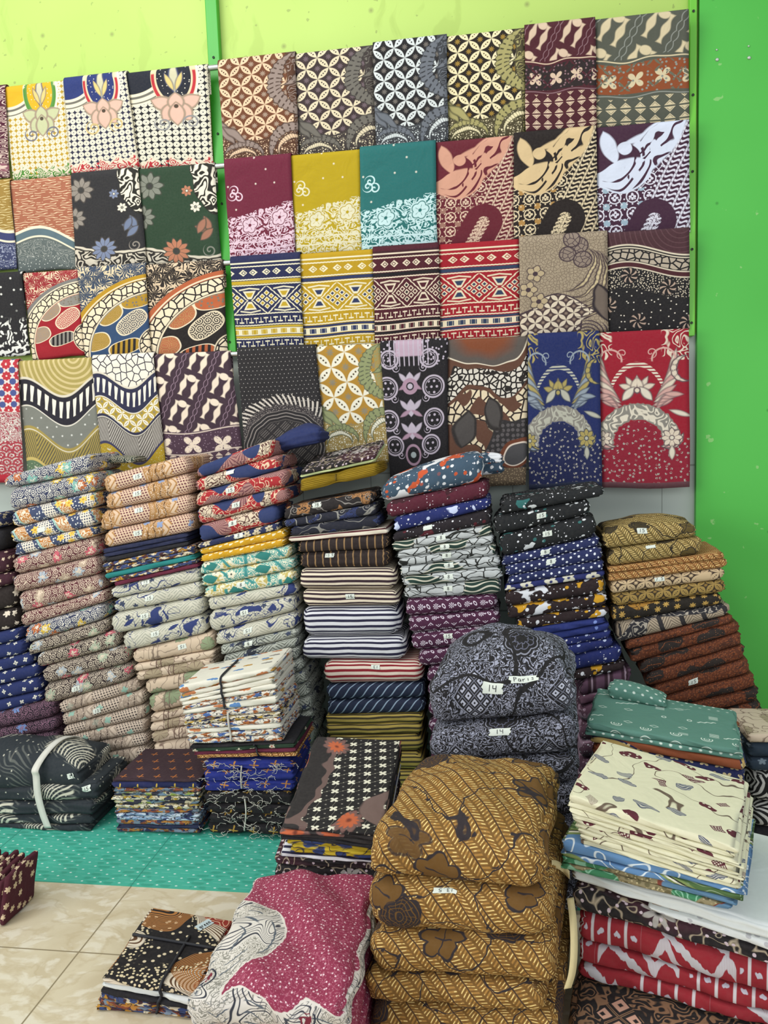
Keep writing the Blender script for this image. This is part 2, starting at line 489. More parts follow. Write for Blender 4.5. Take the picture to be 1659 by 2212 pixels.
def p_figure(bg, fig, line, bgline, accent):
    def f(x, y):
        c = C(bg)
        # geometric rosettes at lower left
        u, v = wr(x * 5.2), wr(y * 5.2); r = hy(u, v); t = at2(v, u)
        c.put(lt(ab(r - 0.34), 0.035, 0.03), line); c.put(lt(ab(ab(u) - ab(v)), 0.03, 0.03) * gt(r, 0.34), line)
        c.put(lt(r - ab(cs(t * 2)) * 0.12, 0.09, 0.03), line); c.put(lt(r, 0.05, 0.02), bg)
        c.put(lt(hy(wr(x * 5.2 + 0.5), wr(y * 5.2 + 0.5)) , 0.2, 0.03) * lt(noi(x, y, 1.6), 0.52, 0.02), accent)
        c.put(dots(x, y, 17.0, 0.16), line)
        # slanting knotted rows at the right
        U, V = rot(x, y, 25)
        d = U * 8.5; a = wr(d)
        rows = C(bg)
        rows.put(lt(ab(wr(V * 17.0 + sn(a * 2 * PI) * 0.35)), 0.22, 0.1) * lt(ab(a), 0.36, 0.04), line)
        rows.put(lt(ab(ab(a) - 0.45), 0.03, 0.03), line)
        rows.put(lt(ab(ab(wr(d * 0.5)) - 0.25), 0.05, 0.02) * lt(ab(wr(V * 20.0)), 0.3, 0.1), line)
        c.put(gt(U, 0.84, 0.008), rows)
        # dark loop at the foot
        lx, ly = rot(x - 0.52, y - 1.22, -62)
        cap = hy(mx(ab(lx) - 0.20, 0.0), ly)
        c.put(lt(cap, 0.24, 0.01), bg)
        c.put(lt(cap, 0.075, 0.01), rows)
        c.put(lt(cap, 0.065, 0.01) * squiggle(x, y, 16.0, 6.0, 0.2), line)
        # the splashed figure on top
        xx, yy = warp(x, y, 0.05, 4.0)
        top = lt(yy, 0.80 - (x - 0.3) * 0.75, 0.01)
        sw = hy((xx - 0.20), (yy - 0.32) * 0.9)
        body = mx(hy((xx - 0.27) * 1.0, (yy - 0.36) * 1.0) - 0.36, 0.0 - (yy + (xx - 0.5) * 0.55 - 0.20))
        tail = leafm(xx, yy, 0.60, 0.24, 0.62, 0.19, -47)
        c.put(band(x, -1, 0.93) * lt(y, 0.62 - x * 0.55, 0.01), bg)
        c.put(lt(body, 0.0, 0.01), fig); c.put(tail, fig)
        c.put(lt(hy(xx - 0.30, yy - 0.36), 0.19, 0.01) * lt(yy, 0.34), bg)
        c.put(lt(hy(xx - 0.31, yy - 0.22), 0.075, 0.01), fig)
        c.put(leafm(xx, yy, 0.14, 0.20, 0.20, 0.09, 70), fig)
        c.put(leafm(xx, yy, 0.46, 0.12, 0.20, 0.035, -20), fig)
        st = ab(wr(sw * 11.0 + noi(x, y, 3.0) * 1.2))
        c.put(lt(st, 0.15, 0.05) * lt(body, -0.02, 0.01) * gt(sw, 0.2, 0.01) * gt(noi(x, y, 5.0, 0.0, 3.0), 0.40, 0.03), bg)
        a2, b2 = rot(x, y, -47)
        c.put(lt(ab(wr(b2 * 9.0 + noi(x, y, 4.0) * 2.0)), 0.13, 0.05) * leafm(xx, yy, 0.62, 0.24, 0.5, 0.17, -47) * gt(noi(x, y, 6.0, 0.0, 5.0), 0.44, 0.03), bg)
        return c
    return f
def p_tribal(base, lineh, a, b, alt):
    "woven-look horizontal bands"
    def f(x, y):
        c = C(base)
        yy = y / 1.36
        def hl(pos, w, col): c.put(band(yy, pos - w, pos + w, 0.004), col)
        j = ab(wr(x * 22.0)) * 0.006
        c.put(band(yy, 0.0, 0.065, 0.004), a)
        c.put(band(yy + j, 0.065, 0.078, 0.004), lineh)
        hl(0.03, 0.008, lineh)
        # row of bow ties
        u = wr(x * 3.0 + 0.25) ; v = (yy - 0.135) * 8.0
        au, av = ab(u), ab(v)
        c.put(lt(mx(ab(au - 0.22) * 1.6 + av * 1.0, 0), 0.30, 0.03), lineh)
        c.put(lt(ab(ab(au - 0.2) * 1.6 + av - 0.14), 0.035, 0.02), base)
        c.put(lt(au, 0.05, 0.02) * lt(av, 0.28), base)
        c.put(band(yy + j, 0.205, 0.218, 0.004), lineh); c.put(band(yy, 0.224, 0.262, 0.004), b); c.put(band(yy + j, 0.268, 0.281, 0.004), lineh)
        # main band of stepped diamonds and hourglasses
        u = wr(x * 2.0 + 0.5 * 0) ; v = (yy - 0.44) * 2.7
        au, av = ab(u - 0.0), ab(v)
        d = au + av
        for cx, cy in ((0, 0), (0, 0.2), (0.13, 0.1), (0.25, 0), (0, 0)):
            dd = ab(au - cx) + ab(av - cy)
            c.put(lt(dd, 0.085, 0.02), lineh); c.put(lt(dd, 0.048, 0.02), alt if cx else b)
        hx = 0.5 - au
        c.put(lt(hx - av * 0.55, 0.035, 0.02) * lt(av, 0.28) * gt(av, 0.04), lineh)
        c.put(lt(hx - av * 0.55, -0.01, 0.02) * lt(av, 0.23) * gt(av, 0.10), alt)
        z = ab(d - 0.44 + ab(wr(av * 9.0)) * 0.04)
        c.put(lt(z, 0.022, 0.02) * lt(av, 0.40), lineh)
        c.put(lt(ab(av - 0.36 + hx * 0.15), 0.02, 0.02) * lt(hx, 0.3), lineh)
        c.put(band(yy + j, 0.590, 0.603, 0.004), lineh)
        # meander
        m = wr(x * 7.0); ym = (yy - 0.665)
        mea = mi(ab(ab(m) - 0.25) - 0.035, ab(ab(ym) - 0.022 - 0.0) * 8.0 - 0.06 + gt(m * ym, 0.0, 0.001) * 9.0)
        c.put(lt(mea, 0.0, 0.03) * lt(ab(ym), 0.032, 0.004), lineh)
        c.put(band(yy + j, 0.715, 0.727, 0.004), lineh); c.put(band(yy, 0.733, 0.758, 0.004), b)
        c.put(band(yy, 0.762, 0.832, 0.004), lineh)
        ck = wr(x * 7.0)
        c.put(band(yy, 0.772, 0.822, 0.004) * lt(ab(ck), 0.17, 0.03), alt)
        c.put(band(yy, 0.772, 0.822, 0.004) * lt(ab(wr(x * 14.0 + 0.5)), 0.12, 0.03) * gt(ab(ck), 0.2), b)
        c.put(band(yy, 0.838, 0.862, 0.004), b); c.put(band(yy + j, 0.868, 0.880, 0.004), lineh)
        ym = (yy - 0.93)
        c.put(lt(mi(ab(ab(m) - 0.25) - 0.035, ab(ab(ym) - 0.022) * 8.0 - 0.06 + gt(m * ym, 0.0, 0.001) * 9.0), 0.0, 0.03) * lt(ab(ym), 0.032, 0.004), lineh)
        c.put(band(yy + j, 0.975, 0.987, 0.004), lineh)
        return c
    return f
def p_pebblearc(sky, skyl, arc, field, o1, o2, o3, peb='ecdcbc', dark='231f22', sh=0.0):
    def f(x, y):
        c = C(sky)
        xs, ys = warp(x, y, 0.12, 9.0)
        vflow(c, xs, ys, 6.5, 0.75, 11, skyl, None, 1.0, 0, 0.9, 1.0)
        c.put(squiggle(x, y, 9.0, 4.0, 0.07), skyl)
        r = hy((x - 1.15 - sh) * 0.95, (y - 1.35) * 1.05)
        c.put(lt(r, 1.32, 0.008), arc)
        c.put(lt(ab(r - 1.25), 0.01, 0.008), peb)
        c.put(lt(r, 1.23, 0.008), dark)
        pebbles(c, x, y, 10.0, peb, 0.09, 0.9, lt(r, 1.22, 0.01) * gt(r, 1.04, 0.01))
        c.put(lt(r, 1.03, 0.008), peb); c.put(lt(r, 1.01, 0.008), field)
        g = lt(r, 1.0, 0.01)
        for i, (cx, cy, L, W, a, col) in enumerate(((0.42, 0.68, 0.20, 0.15, -30, o1), (0.83, 0.50, 0.22, 0.12, -8, o2), (0.20, 1.12, 0.20, 0.13, -18, o1), (0.75, 0.85, 0.24, 0.13, -35, o3), (0.62, 1.24, 0.24, 0.11, -12, o2))):
            u, v = rot(x - cx, y - cy, a)
            e = mn('POWER', ab(u) * (1 / L), 2.6) + mn('POWER', ab(v) * (1 / W), 2.6)
            c.put(lt(e, 1.25, 0.1) * g, peb)
            c.put(lt(e, 0.98, 0.1) * g, col)
            if i == 3: c.put(lt(e, 0.95, 0.1) * g * lt(ab(wr(hy(wr(x * 9.0), wr(y * 9.0)) * 4.0 - at2(wr(y * 9.0), wr(x * 9.0)) / (2 * PI))), 0.22, 0.1), peb)
            elif i == 4: c.put(lt(e, 0.95, 0.1) * g * lt(wr(u * 12.0 + v * 4.0), 0.0, 0.08), dark)
            elif i == 1: c.put(lt(e, 0.9, 0.1) * g * rdots(x, y, 16.0, 0.25), '7e7466')
            else: c.put(lt(e, 0.9, 0.1) * g * lt(ab(wr(vdist(x, y, 10.0) * 4.0)), 0.12, 0.1), 'b8935a')
        e2 = hy(x - 1.12, y - 1.25)
        c.put(lt(e2, 0.30, 0.01), peb); c.put(lt(e2, 0.285, 0.01), dark)
        pebbles(c, x, y, 10.0, peb, 0.09, 0.9, lt(e2, 0.27, 0.01))
        return c
    return f
def p_beige(x, y):
    c = C('a3937c')
    c.put(lt(vedge(x, y, 26.0), 0.08, 0.05), '7b6c5b')
    c.put(rdots(x, y, 24.0, 0.12, 0.5), 'c4b496')
    xx, yy = warp(x, y, 0.12, 3.0)
    m = mi(hy(xx - 0.42, (yy - 1.02)) - 0.30, hy((xx - 0.15) * 1.0, yy - 1.22) - 0.30)
    m = mi(m, ab(xx - 0.62) + ab(yy - 0.98) * 1.9 - 0.28)
    c.put(lt(m, 0.02, 0.008), '41323a')
    k = C('4a3a3a'); kawung(k, x, y, 8.0, 'dccdb4', None, None, '8d7a6a', 0.2, 45)
    c.put(lt(m, 0.0, 0.008), k)
    for cx, cy, r in ((0.68, 0.10, 0.11), (0.55, 0.20, 0.10), (0.72, 0.28, 0.11), (0.60, 0.02, 0.10)):
        q = hy(x - cx, y - cy)
        c.put(lt(q, r, 0.01), '41323a'); c.put(lt(q, r - 0.015, 0.01) * gt(vedge(x, y, 16.0), 0.06, 0.03), '8f7f72')
    for cx, cy in ((0.18, 0.42), (0.10, 0.62), (0.22, 0.78)):
        flower(c, x, y, cx, cy, 0.10, 5, 'b9a684', '41323a', '41323a')
    for a in range(5):
        feather(c, xx, yy, 0.55 + a * 0.035, 0.35 + a * 0.06, 0.32 + 0.03 * a, 0.022, -0.6, 1.5, 'cdbb93', '41323a', 30)
    leaf(c, xx, yy, 0.95, 0.85, 0.22, 0.10, 75, '6f6258', '2e262c')
    c.put(lt(ab(wr(hy(x - 0.8, y - 1.3) * 22.0 + at2(y - 1.3, x - 0.8))), 0.2, 0.1) * lt(hy(x - 0.8, y - 1.3), 0.22, 0.01), '4e4146')
    return c
def p_wavedots(x, y):
    c = C('1d1c20')
    wv = sn(x * 3.8 + 0.8) * 0.10 + x * 0.02
    v = y - 0.02 + wv
    c.put(lt(v, 0.22, 0.01), '4a2c33')
    c.put(lt(v, 0.22, 0.01) * lt(ab(wr(hy(x - 0.9, y + 0.1) * 16.0)), 0.1, 0.1), '5e3f45')
    c.put(band(v, 0.205, 0.225), 'e6d9c0'); c.put(band(v, 0.245, 0.26), 'e6d9c0')
    c.put(band(v, 0.262, 0.43), '1d1c20')
    pebbles(c, x, y, 12.0, 'b9ab98', 0.11, 0.8, band(v, 0.275, 0.42))
    c.put(band(v, 0.43, 0.52), 'e6d9c0'); c.put(band(v, 0.445, 0.505), '4a2028')
    g = band(v, 0.53, 0.78, 0.03)
    c.put(g * rdots(x, y, 34.0, 0.26), 'd6c8b0')
    c.put(gt(v, 0.74, 0.03) * rdots(x, y, 10.0, 0.085), 'e8dfce')
    for cx, cy in ((0.27, 0.54), (0.74, 0.72), (0.38, 1.16), (0.02, 0.93), (0.98, 1.22)):
        u, w_ = x - cx, y - cy; r = hy(u, w_); t = at2(w_, u)
        c.put(lt(r, 0.11, 0.01), '1d1c20')
        c.put(lt(ab(wr(t * (7 / (2 * PI)) + r * 6.0)), 0.17, 0.1) * band(r, 0.025, 0.10) , 'b9a08e')
    return c
def p_flecks(x, y):
    c = C('222226')
    c.put(rdots(x, y, 5.5, 0.09, 0.8), 'dcdcd4')
    g = gt(y, 0.70, 0.1)
    c.put(g * blobs(x, y, 9.0, 0.54, 2.0) * lt(ab(wr(x * 14.0 + noi(x, y, 6.0) * 3.0)), 0.3, 0.1), 'e4e4dc')
    c.put(gt(y, 1.1, 0.02) * lt(ab(wr((y + x * 0.2) * 9.0 + noi(x, y, 7.0) * 2.0)), 0.24, 0.1), 'e4e4dc')
    return c
def p_paisleyred(x, y):
    c = C('b9a8a0')
    top = C('ddd0c8')
    flat = hy(wr(x * 5.0), wr(y * 5.0))
    top.put(lt(flat - ab(cs(at2(wr(y * 5.0), wr(x * 5.0)) * 4)) * 0.1, 0.32, 0.03), 'b6303c')
    top.put(lt(hy(wr(x * 5.0 + 0.5), wr(y * 5.0 + 0.5)), 0.28, 0.03), '47538a')
    top.put(lt(flat, 0.08, 0.03), 'ddd0c8')
    c.put(squiggle(x, y, 6.0, 7.0, 0.25), '9c4450'); c.put(squiggle(x, y, 11.0, 5.0, 0.12), 'e6dad0')
    c.put(lt(y, 0.75 + x * 0.1, 0.01), top)
    row = fl(y * 8.0); X = x * 5.0 + mod2(row) * 0.5
    r = hy(wr(X), (y * 8.0 - row - 0.9) * 0.8)
    c.put(gt(y, 1.35, 0.02) * lt(ab(wr(r * 3.0)), 0.25, 0.1), 'a23440')
    c.put(gt(y, 1.95, 0.02), 'b02436')
    return c
def p_waves(c1, c2, c3, c4, c5, c6, kaw=False):
    def f(x, y):
        A = sn(x * 6.0 + 1.2) * 0.15
        def wv(t): return y - t + A * (0.75 + t * 0.35)
        c = C(c1)
        c.put(lt(ab(wr(hy(x - 0.75, y + 0.05) * 15.0)), 0.2, 0.1), 'cdbb84') if not kaw else pebbles(c, x, y, 9.0, 'e6e0d0', 0.06, 0.8)
        v = wv(0.32)
        c.put(gt(v, -0.03, 0.01), 'd8d0bc'); c.put(gt(v, 0.0, 0.01), c2)
        t = ab(wr(x * 11.0 + v * 1.5))
        c.put(gt(v, 0.06, 0.01) * lt(v, 0.27, 0.01) * lt(t, 0.22 + sn(v * 20.0) * 0.05, 0.06), 'ece6d6')
        v2 = wv(0.66); c.put(gt(v2, 0.0, 0.01), 'e6e0d0'); c.put(gt(v2, 0.015, 0.01), c3)
        if kaw: kawung(c, x, y, 7.0, 'e9e2cc', None, '3a3f5a', '8d8466', 0.2, 45, gate=gt(v2, 0.03))
        else: c.put(gt(v2, 0.05) * dots(x, y, 8.0, 0.08), 'e6e6dc')
        v3 = wv(0.98); c.put(gt(v3, -0.04, 0.01), c2 if kaw else c4); c.put(gt(v3, 0.0, 0.01), 'e2dcc8'); c.put(gt(v3, 0.012, 0.01), c4)
        aa = wr(x * 2.2 + 0.15)
        ln = lt(ab(wr((y * 1.0 + aa * 0.9) * 16.0 + ab(aa) * 3.0)), 0.17, 0.1)
        c.put(gt(v3, 0.03) * ln, c5)
        v4 = wv(1.42); c.put(gt(v4, -0.05, 0.01), 'c9b36a' if not kaw else '3b3a58'); c.put(gt(v4, -0.01, 0.01), c6)
        c.put(gt(v4, 0.02) * rdots(x, y, 24.0, 0.13), 'c6c8a4')
        c.put(gt(v4, 0.06) * lt(ab(vdist(x, y, 3.0) - 0.10), 0.03, 0.03), 'd8d0c0')
        return c
    return f
def p_purple(x, y):
    c = C('43303e')
    t = C('3d2c38'); parang(t, x, y, 2.7, 26, 'e8d8c2')
    U, V = rot(x, y, 26)
    t.put(lt(ab(ab(wr(U * 2.7)) - 0.02 - ab(sn(V * 30.0)) * 0.05), 0.012, 0.015), '8d7684')
    b = C('4a3444'); X = x * 2.6; Y = y * 2.6
    star4(b, x * 2.6, y * 2.6 + 0.4, 1.0, 'e8d8c2'); b.put(rdots(x, y, 20.0, 0.12), '9c8694')
    k = C('4a3444'); triangles(k, x, y, 8.5, 'dccab6', '4a3444')
    wv = sn(x * 5.0) * 0.04
    c.v = t.v
    c.put(gt(y, 0.98 + wv, 0.01), b)
    c.put(lt(ab(y - 1.0 - wv), 0.008, 0.006), 'd0c0b0')
    c.put(gt(y, 1.30 + wv, 0.01), k)
    c.put(lt(ab(y - 1.29 - wv), 0.008, 0.006), 'd0c0b0')
    return c
def p_blackmount(x, y):
    c = C('242326')
    c.put(dots(x, y, 19.0, 0.09), 'b9b4ae')
    r = hy((x - 0.52) * 0.95, (y - 1.28) * 0.95)
    rr = r - (noi(x, y, 18.0) - 0.5) * 0.10
    t = at2(y - 1.28, x - 0.52)
    c.put(lt(rr, 0.68, 0.01) * lt(ab(wr(t * 11.0 + r * 9.0)), 0.22, 0.1), 'cdc5b8')
    c.put(lt(rr, 0.57, 0.02), '3a3638'); c.put(lt(rr, 0.57) * rdots(x, y, 40.0, 0.2), '9c948c')
    e = hy((x - 0.52) * 0.95, (y - 1.28) * 0.95) + ab(wr(t * 2.0)) * 0.03
    c.put(lt(e, 0.50, 0.01), '242326')
    c.put(lt(ab(wr(e * 24.0)), 0.14, 0.1) * lt(e, 0.50, 0.01) * gt(e, 0.38), '8d8680')
    U, V = rot(x, y, 45)
    q = mi(ab(wr(U * 8.0)), ab(wr(V * 8.0)))
    c.put(lt(e, 0.37, 0.01), '2c2a2c')
    c.put(lt(e, 0.36, 0.01) * gt(q, 0.08, 0.03) * lt(ab(wr(U * 40.0)), 0.2, 0.1), '6c6763')
    return c
def p_lavpaisley(x, y):
    c = C('17161c')
    xm = ab(x - 0.42)
    c.put(lt(ab(squig_lines(x, y)), 0.5), '17161c')
    L = 'b9aebb'
    for cx, cy, r in ((0.30, 0.20, 0.13), (0.36, 0.62, 0.16), (0.36, 1.10, 0.15), (0.30, 1.48, 0.14)):
        q = hy(xm - cx, y - cy)
        c.put(lt(ab(q - r), 0.013, 0.01), L); c.put(lt(ab(q - r + 0.035), 0.005, 0.008), L)
        c.put(lt(q, r - 0.05, 0.01) * dots(x, y, 12.0, 0.22), L)
        c.put(spiralm(xm, y, cx - r * 0.7, cy + r, 0.06, 1.4, 0.16), L)
    for cy in (0.52, 0.92, 1.26):
        c.put(leafm(x, y, 0.42, cy, 0.13, 0.07, 90), L); c.put(leafm(xm, y, 0.10, cy - 0.04, 0.10, 0.035, -50), L)
        c.put(leafm(xm, y, 0.09, cy + 0.08, 0.10, 0.03, 30), 'a7889a')
    c.put(lt(hy(x - 0.42, (y - 0.60) * 1.0), 0.12, 0.01), 'a7889a'); c.put(lt(hy(x - 0.42, y - 0.60), 0.06, 0.01), '17161c')
    c.put(lt(hy(x - 0.42, y - 0.60), 0.04, 0.01), L)
    c.put(lt(hy((x - 0.42), (y - 1.62) * 0.8), 0.13, 0.01), 'a7889a'); c.put(lt(hy(x - 0.42, (y - 1.62) * 0.8), 0.10, 0.01), '17161c')
    c.put(lt(hy(x - 0.42, (y - 1.62)), 0.045, 0.01), 'a9b4b4')
    c.put(lt(y, 0.16) * lt(xm, 0.2), 'b9a0b0'); c.put(lt(y, 0.3) * lt(ab(wr(xm * 14.0)), 0.12, 0.1) * lt(xm, 0.3), L)
    c.put(lt(y, 0.3) * gt(xm, 0.15) * rdots(x, y, 14.0, 0.2), L)
    return c
def squig_lines(x, y): return wr(noi(x, y, 3.0) * 3.0)
def p_brownpeb(x, y):
    c = C('5e3e30')
    xx, yy = warp(x, y, 0.25, 2.0)
    a = hy((xx - 0.45) * 0.8, yy + 0.12)
    c.put(lt(a, 0.46, 0.01), 'e8dcc4'); c.put(lt(a, 0.445, 0.01), '57504b'); c.put(lt(a, 0.30, 0.15), '7c4328')
    b = yy - 0.46 - sn(xx * 6.0 + 3.4) * 0.16 + xx * 0.30
    g = band(b, 0.0, 0.30) * gt(a, 0.52, 0.01)
    c.put(g, '211d1d')
    pebbles(c, x, y, 15.0, 'd9d2c4', 0.14, 0.9, g * gt(noi(x, y, 9.0), 0.36))
    n2 = noi(xx, yy, 2.6, 1.0, 4.0)
    g2 = gt(b, 0.36, 0.01) * band(n2, 0.40, 0.56)
    c.put(g2, '2e2422')
    pebbles(c, x, y, 10.0, 'e0cfae', 0.10, 1.0, g2)
    d = hy(xx - 0.85, (yy - 1.45) * 0.9)
    c.put(lt(d, 0.42, 0.01), '2c2a2c')
    c.put(lt(d, 0.40, 0.01) * lt(vdist(x, y, 16.0, 0.3), 0.36, 0.06), '595455')
    c.put(lt(d, 0.22, 0.01), '6b3a26'); c.put(lt(d, 0.17, 0.01), 'e2d2c0'); c.put(lt(d, 0.15, 0.01), '4b4a4c')
    leaf(c, xx, yy, 0.60, 0.92, 0.18, 0.11, 60, '4a4644', '2a2626')
    leaf(c, xx, yy, 0.18, 1.05, 0.20, 0.10, 100, '4a4644', '2a2626')
    e = gt(y, 1.62 , 0.01)
    c.put(e, '6a5a48'); c.put(e * rdots(x, y, 30.0, 0.2), 'b09a78')
    return c
def p_wings(bg, wing, gold, dark, white, low):
    def f(x, y):
        c = C(bg)
        X = ab(x - 0.42)
        c.put(rdots(x, y, 12.0, 0.16, 0.7) * gt(y, 1.35, 0.1), white)
        # upper corner scrolls
        c.put(lt(y, 0.18 + ab(x - 0.42) * 0.3, 0.02) * gt(X, 0.28) * squiggle(x, y, 6.0, 5.0, 0.16), gold)
        # garland arch
        g = ab(hy(X * 1.7, (y - 0.95) * 1.0) - 0.60 + 0.0)
        c.put(lt(g, 0.03, 0.01) * lt(ab(wr(y * 26.0)), 0.3, 0.1) * lt(y, 0.62), white)
        # wings
        for k in range(8):
            leaf(c, X, y, 0.40 - k * 0.016, 0.38 + k * 0.062, 0.19 - k * 0.012, 0.030, -78 + k * 9, wing if k % 2 else gold, dark)
        for k in range(5):
            leaf(c, X, y, 0.27 + k * 0.035, 0.80 - k * 0.02, 0.10, 0.026, -60 + k * 16, wing, dark)
        c.put(lt(ab(hy(X - 0.30, y - 0.30) - 0.13), 0.010, 0.008) * lt(y, 0.32), wing)
        c.put(spiralm(X, y, 0.16, 0.22, 0.07, 1.2, 0.10), wing)
        # centre blossom
        for a, dx, L in ((90, 0.0, 0.10), (60, 0.07, 0.10), (20, 0.12, 0.08), (110, 0.03, 0.08)):
            leaf(c, X, y, dx, 0.62 - (0.03 if a > 50 else 0), L, 0.03, -a, gold, dark)
        leaf(c, X, y, 0.10, 0.70, 0.10, 0.04, 50, white, dark)
        c.put(lt(hy(X, y - 0.66), 0.04, 0.01), dark); c.put(lt(hy(X, y - 0.66), 0.025, 0.01), gold)
        # grey mottled arch
        r = hy(X * 0.95, (y - 1.30) * 0.95) - (noi(x, y, 16.0) - 0.5) * 0.04
        am = band(r, 0.27, 0.46)
        c.put(am * gt(y, 0.7), '87837a')
        c.put(band(r, 0.285, 0.445) * squiggle(x, y, 6.0, 6.0, 0.20) * lt(y, 1.32), white)
        c.put(lt(r, 0.26, 0.01) * gt(y, 0.9), low)
        c.put(gt(y, 1.32, 0.02), low)
        vflow(c, x, y + 0.0, 16.0, 0.30, 3, low, None, 0.0)
        lowd = C('a9a49a')
        c.put(gt(y, 1.02) * lt(mi(r, 1.44 - y), 0.25, 0.01) * rdots(x, y, 17.0, 0.24, 0.75) * gt(noi(x, y, 60.0, 0.0), 0.42, 0.1), 'a9a49a')
        # horns
        feather(c, X, y, 0.30, 1.12, 0.22, 0.05, 0.35, 1.75, gold, dark, 18)
        feather(c, X, y, 0.30, 1.15, 0.20, 0.025, 0.45, 1.6, wing, dark, 4)
        flower(c, x, y, 0.80, 1.24, 0.11, 8, gold, dark, white)
        leaf(c, x, y, 0.80, 1.42, 0.08, 0.03, 90, white, dark)
        flower(c, x, y, 0.02, 1.24, 0.09, 8, gold, dark, white)
        feather(c, x, y, 0.98, 0.42, 0.15, 0.035, 1.5, 4.6, gold, dark, 14)
        leaf(c, x, y, 0.90, 0.95, 0.12, 0.025, 20, white, dark)
        e = gt(y, 1.78, 0.008)
        c.put(e, dark); c.put(e * lt(ab(wr(x * 60.0)), 0.12, 0.1), low)
        return c
    return f

# ------------------------------------------------------------------ prints of the folded cloths (units of 10 cm)
def q_swirl(bg, line, cols, keep=0.4):
    def f(x, y):
        c = C(bg)
        swirls(c, x, y, 3.3, line)
        for i, h in enumerate(cols):
            off = 3.7 * i
            xx, yy = warp(x + off, y + off, 0.25, 4.0)
            vflow(c, xx, yy, 1.3, 0.34, 7 + i, h, line, keep * 0.5, 0, 0.5, 0.9)
            vflow(c, xx, yy, 1.3, 0.16, 5, line, h, keep * 0.5, 0, 0.7, 0.9)
        return c
    return f
def q_lattice(bg, dot, tan, pale, blue):
    def f(x, y):
        c = C(bg)
        c.put(gt(mx(ab(wr(x * 8.0 + y * 3.0)), ab(wr(y * 9.0))), 0.28, 0.06), pale)
        s = wr(x * 0.42 + 0.1 + ab(wr(y * 1.1)) * 0.10)
        c.put(band(s, 0.02, 0.32, 0.01), tan)
        c.put(band(s, 0.02, 0.32, 0.01) * lt(ab(wr(x * 3.4 + sn(y * 9.0) * 0.12)), 0.1, 0.05), dot)
        c.put(band(s, 0.05, 0.29, 0.01) * squiggle(x, y, 4.0, 6.0, 0.13), pale)
        zz = wr(x * 0.84 + ab(wr(y * 1.3)) * 0.5)
        c.put(band(s, 0.30, 0.42, 0.01), pale)
        c.put(band(s, 0.30, 0.45, 0.01) * lt(ab(wr(zz * 5.0)), 0.16, 0.1), tan)
        c.put(band(s, -0.06, 0.02, 0.01), tan); 
        c.put(band(s, -0.04, 0.02, 0.01) * squiggle(x, y, 5.0, 5.0, 0.2), pale)
        vflow(c, x, y, 1.5, 0.25, 4, blue, None, 0.25)
        return c
    return f
def q_orangeblue(x, y):
    c = C('3f4a68')
    c.put(rdots(x, y, 9.0, 0.28, 0.6), 'dfe0da')
    n = wr(x * 0.55 + y * 0.25)
    c.put(band(n, -0.3, -0.02, 0.01), 'e4dccb')
    c.put(band(n, -0.3, -0.02, 0.01) * lt(mx(ab(wr(x * 9.0)), ab(wr(y * 9.0))), 0.26, 0.06), '39435e')
    c.put(band(n, 0.12, 0.40, 0.01), 'bf7d3f')
    c.put(band(n, 0.12, 0.40, 0.01) * squiggle(x, y, 3.4, 6.0, 0.2), 'eadfc6')
    c.put(band(n, 0.07, 0.12, 0.01), '9fc3b8')
    vflow(c, x, y, 1.8, 0.32, 6, 'e9c65a', 'c9872f', 0.35)
    return c
def q_redfern(x, y):
    c = C('a92a30')
    c.put(squiggle(x, y, 2.6, 5.0, 0.13), 'e3c9a8')
    n = noi(x, y, 0.75, 0.5)
    m = C('8d5a5a')
    m.put(lt(ab(wr(vdist(x, y, 1.4) * 14.0)), 0.24, 0.1), 'c9a092')
    m.put(lt(ab(wr(at2(*vloc(x, y, 1.4, 1.0)) * 3.0)), 0.2, 0.1), '75474e')
    c.put(gt(n, 0.545, 0.01), m)
    k = C('dccbb0'); k.put(squiggle(x, y, 3.0, 7.0, 0.2), '5a3c38')
    c.put(lt(n, 0.40, 0.01), k)
    c.put(band(noi(x, y, 0.7, 0.0, 9.0), 0.60, 0.9, 0.01), '2c3a66')
    return c
def q_flor(bg, fcol, mid='d0b060', s=3.2, R=0.36, n=5, keep=0.7, extra=None):
    def f(x, y):
        c = C(bg)
        vflow(c, x, y, s, R, n, fcol, mid, keep, 0, 0.5, 0.75)
        if extra: c.put(rdots(x + 3.3, y, s * 2.0, 0.14, 0.4), extra)
        return c
    return f
def q_yellow(x, y):
    c = C('cf9d1d')
    c.put(rdots(x, y, 8.0, 0.1), 'dcb54a')
    u, v = wr(x * 2.3 + mod2(fl(y * 3.2)) * 0.5), wr(y * 3.2)
    c.put(leafm(u, v, 0, 0, 0.30, 0.17, 60, 0.04), 'efe6c0')
    return c
def q_teal(x, y):
    c = C('e6e2c8')
    n = noi(x, y, 1.1, 1.0)
    c.put(gt(n, 0.5, 0.02) * squiggle(x, y, 4.0, 6.0, 0.28), '5ba49c')
    c.put(lt(n, 0.47, 0.02) * squiggle(x, y, 3.2, 5.0, 0.26), 'c4b368')
    u = ab(wr(x * 0.45 + y * 0.2)) ; 
    c.put(lt(ab(u - 0.25 + wr(y * 0.8) * 0.2), 0.03, 0.02), '3f8f8c')
    t = C('2f7f78'); c.put(lt(u + ab(wr(y * 1.2)) * 0.5, 0.16, 0.02), t)
    vflow(c, x, y, 1.6, 0.3, 5, 'ece6cc', '39403c', 0.2)
    return c
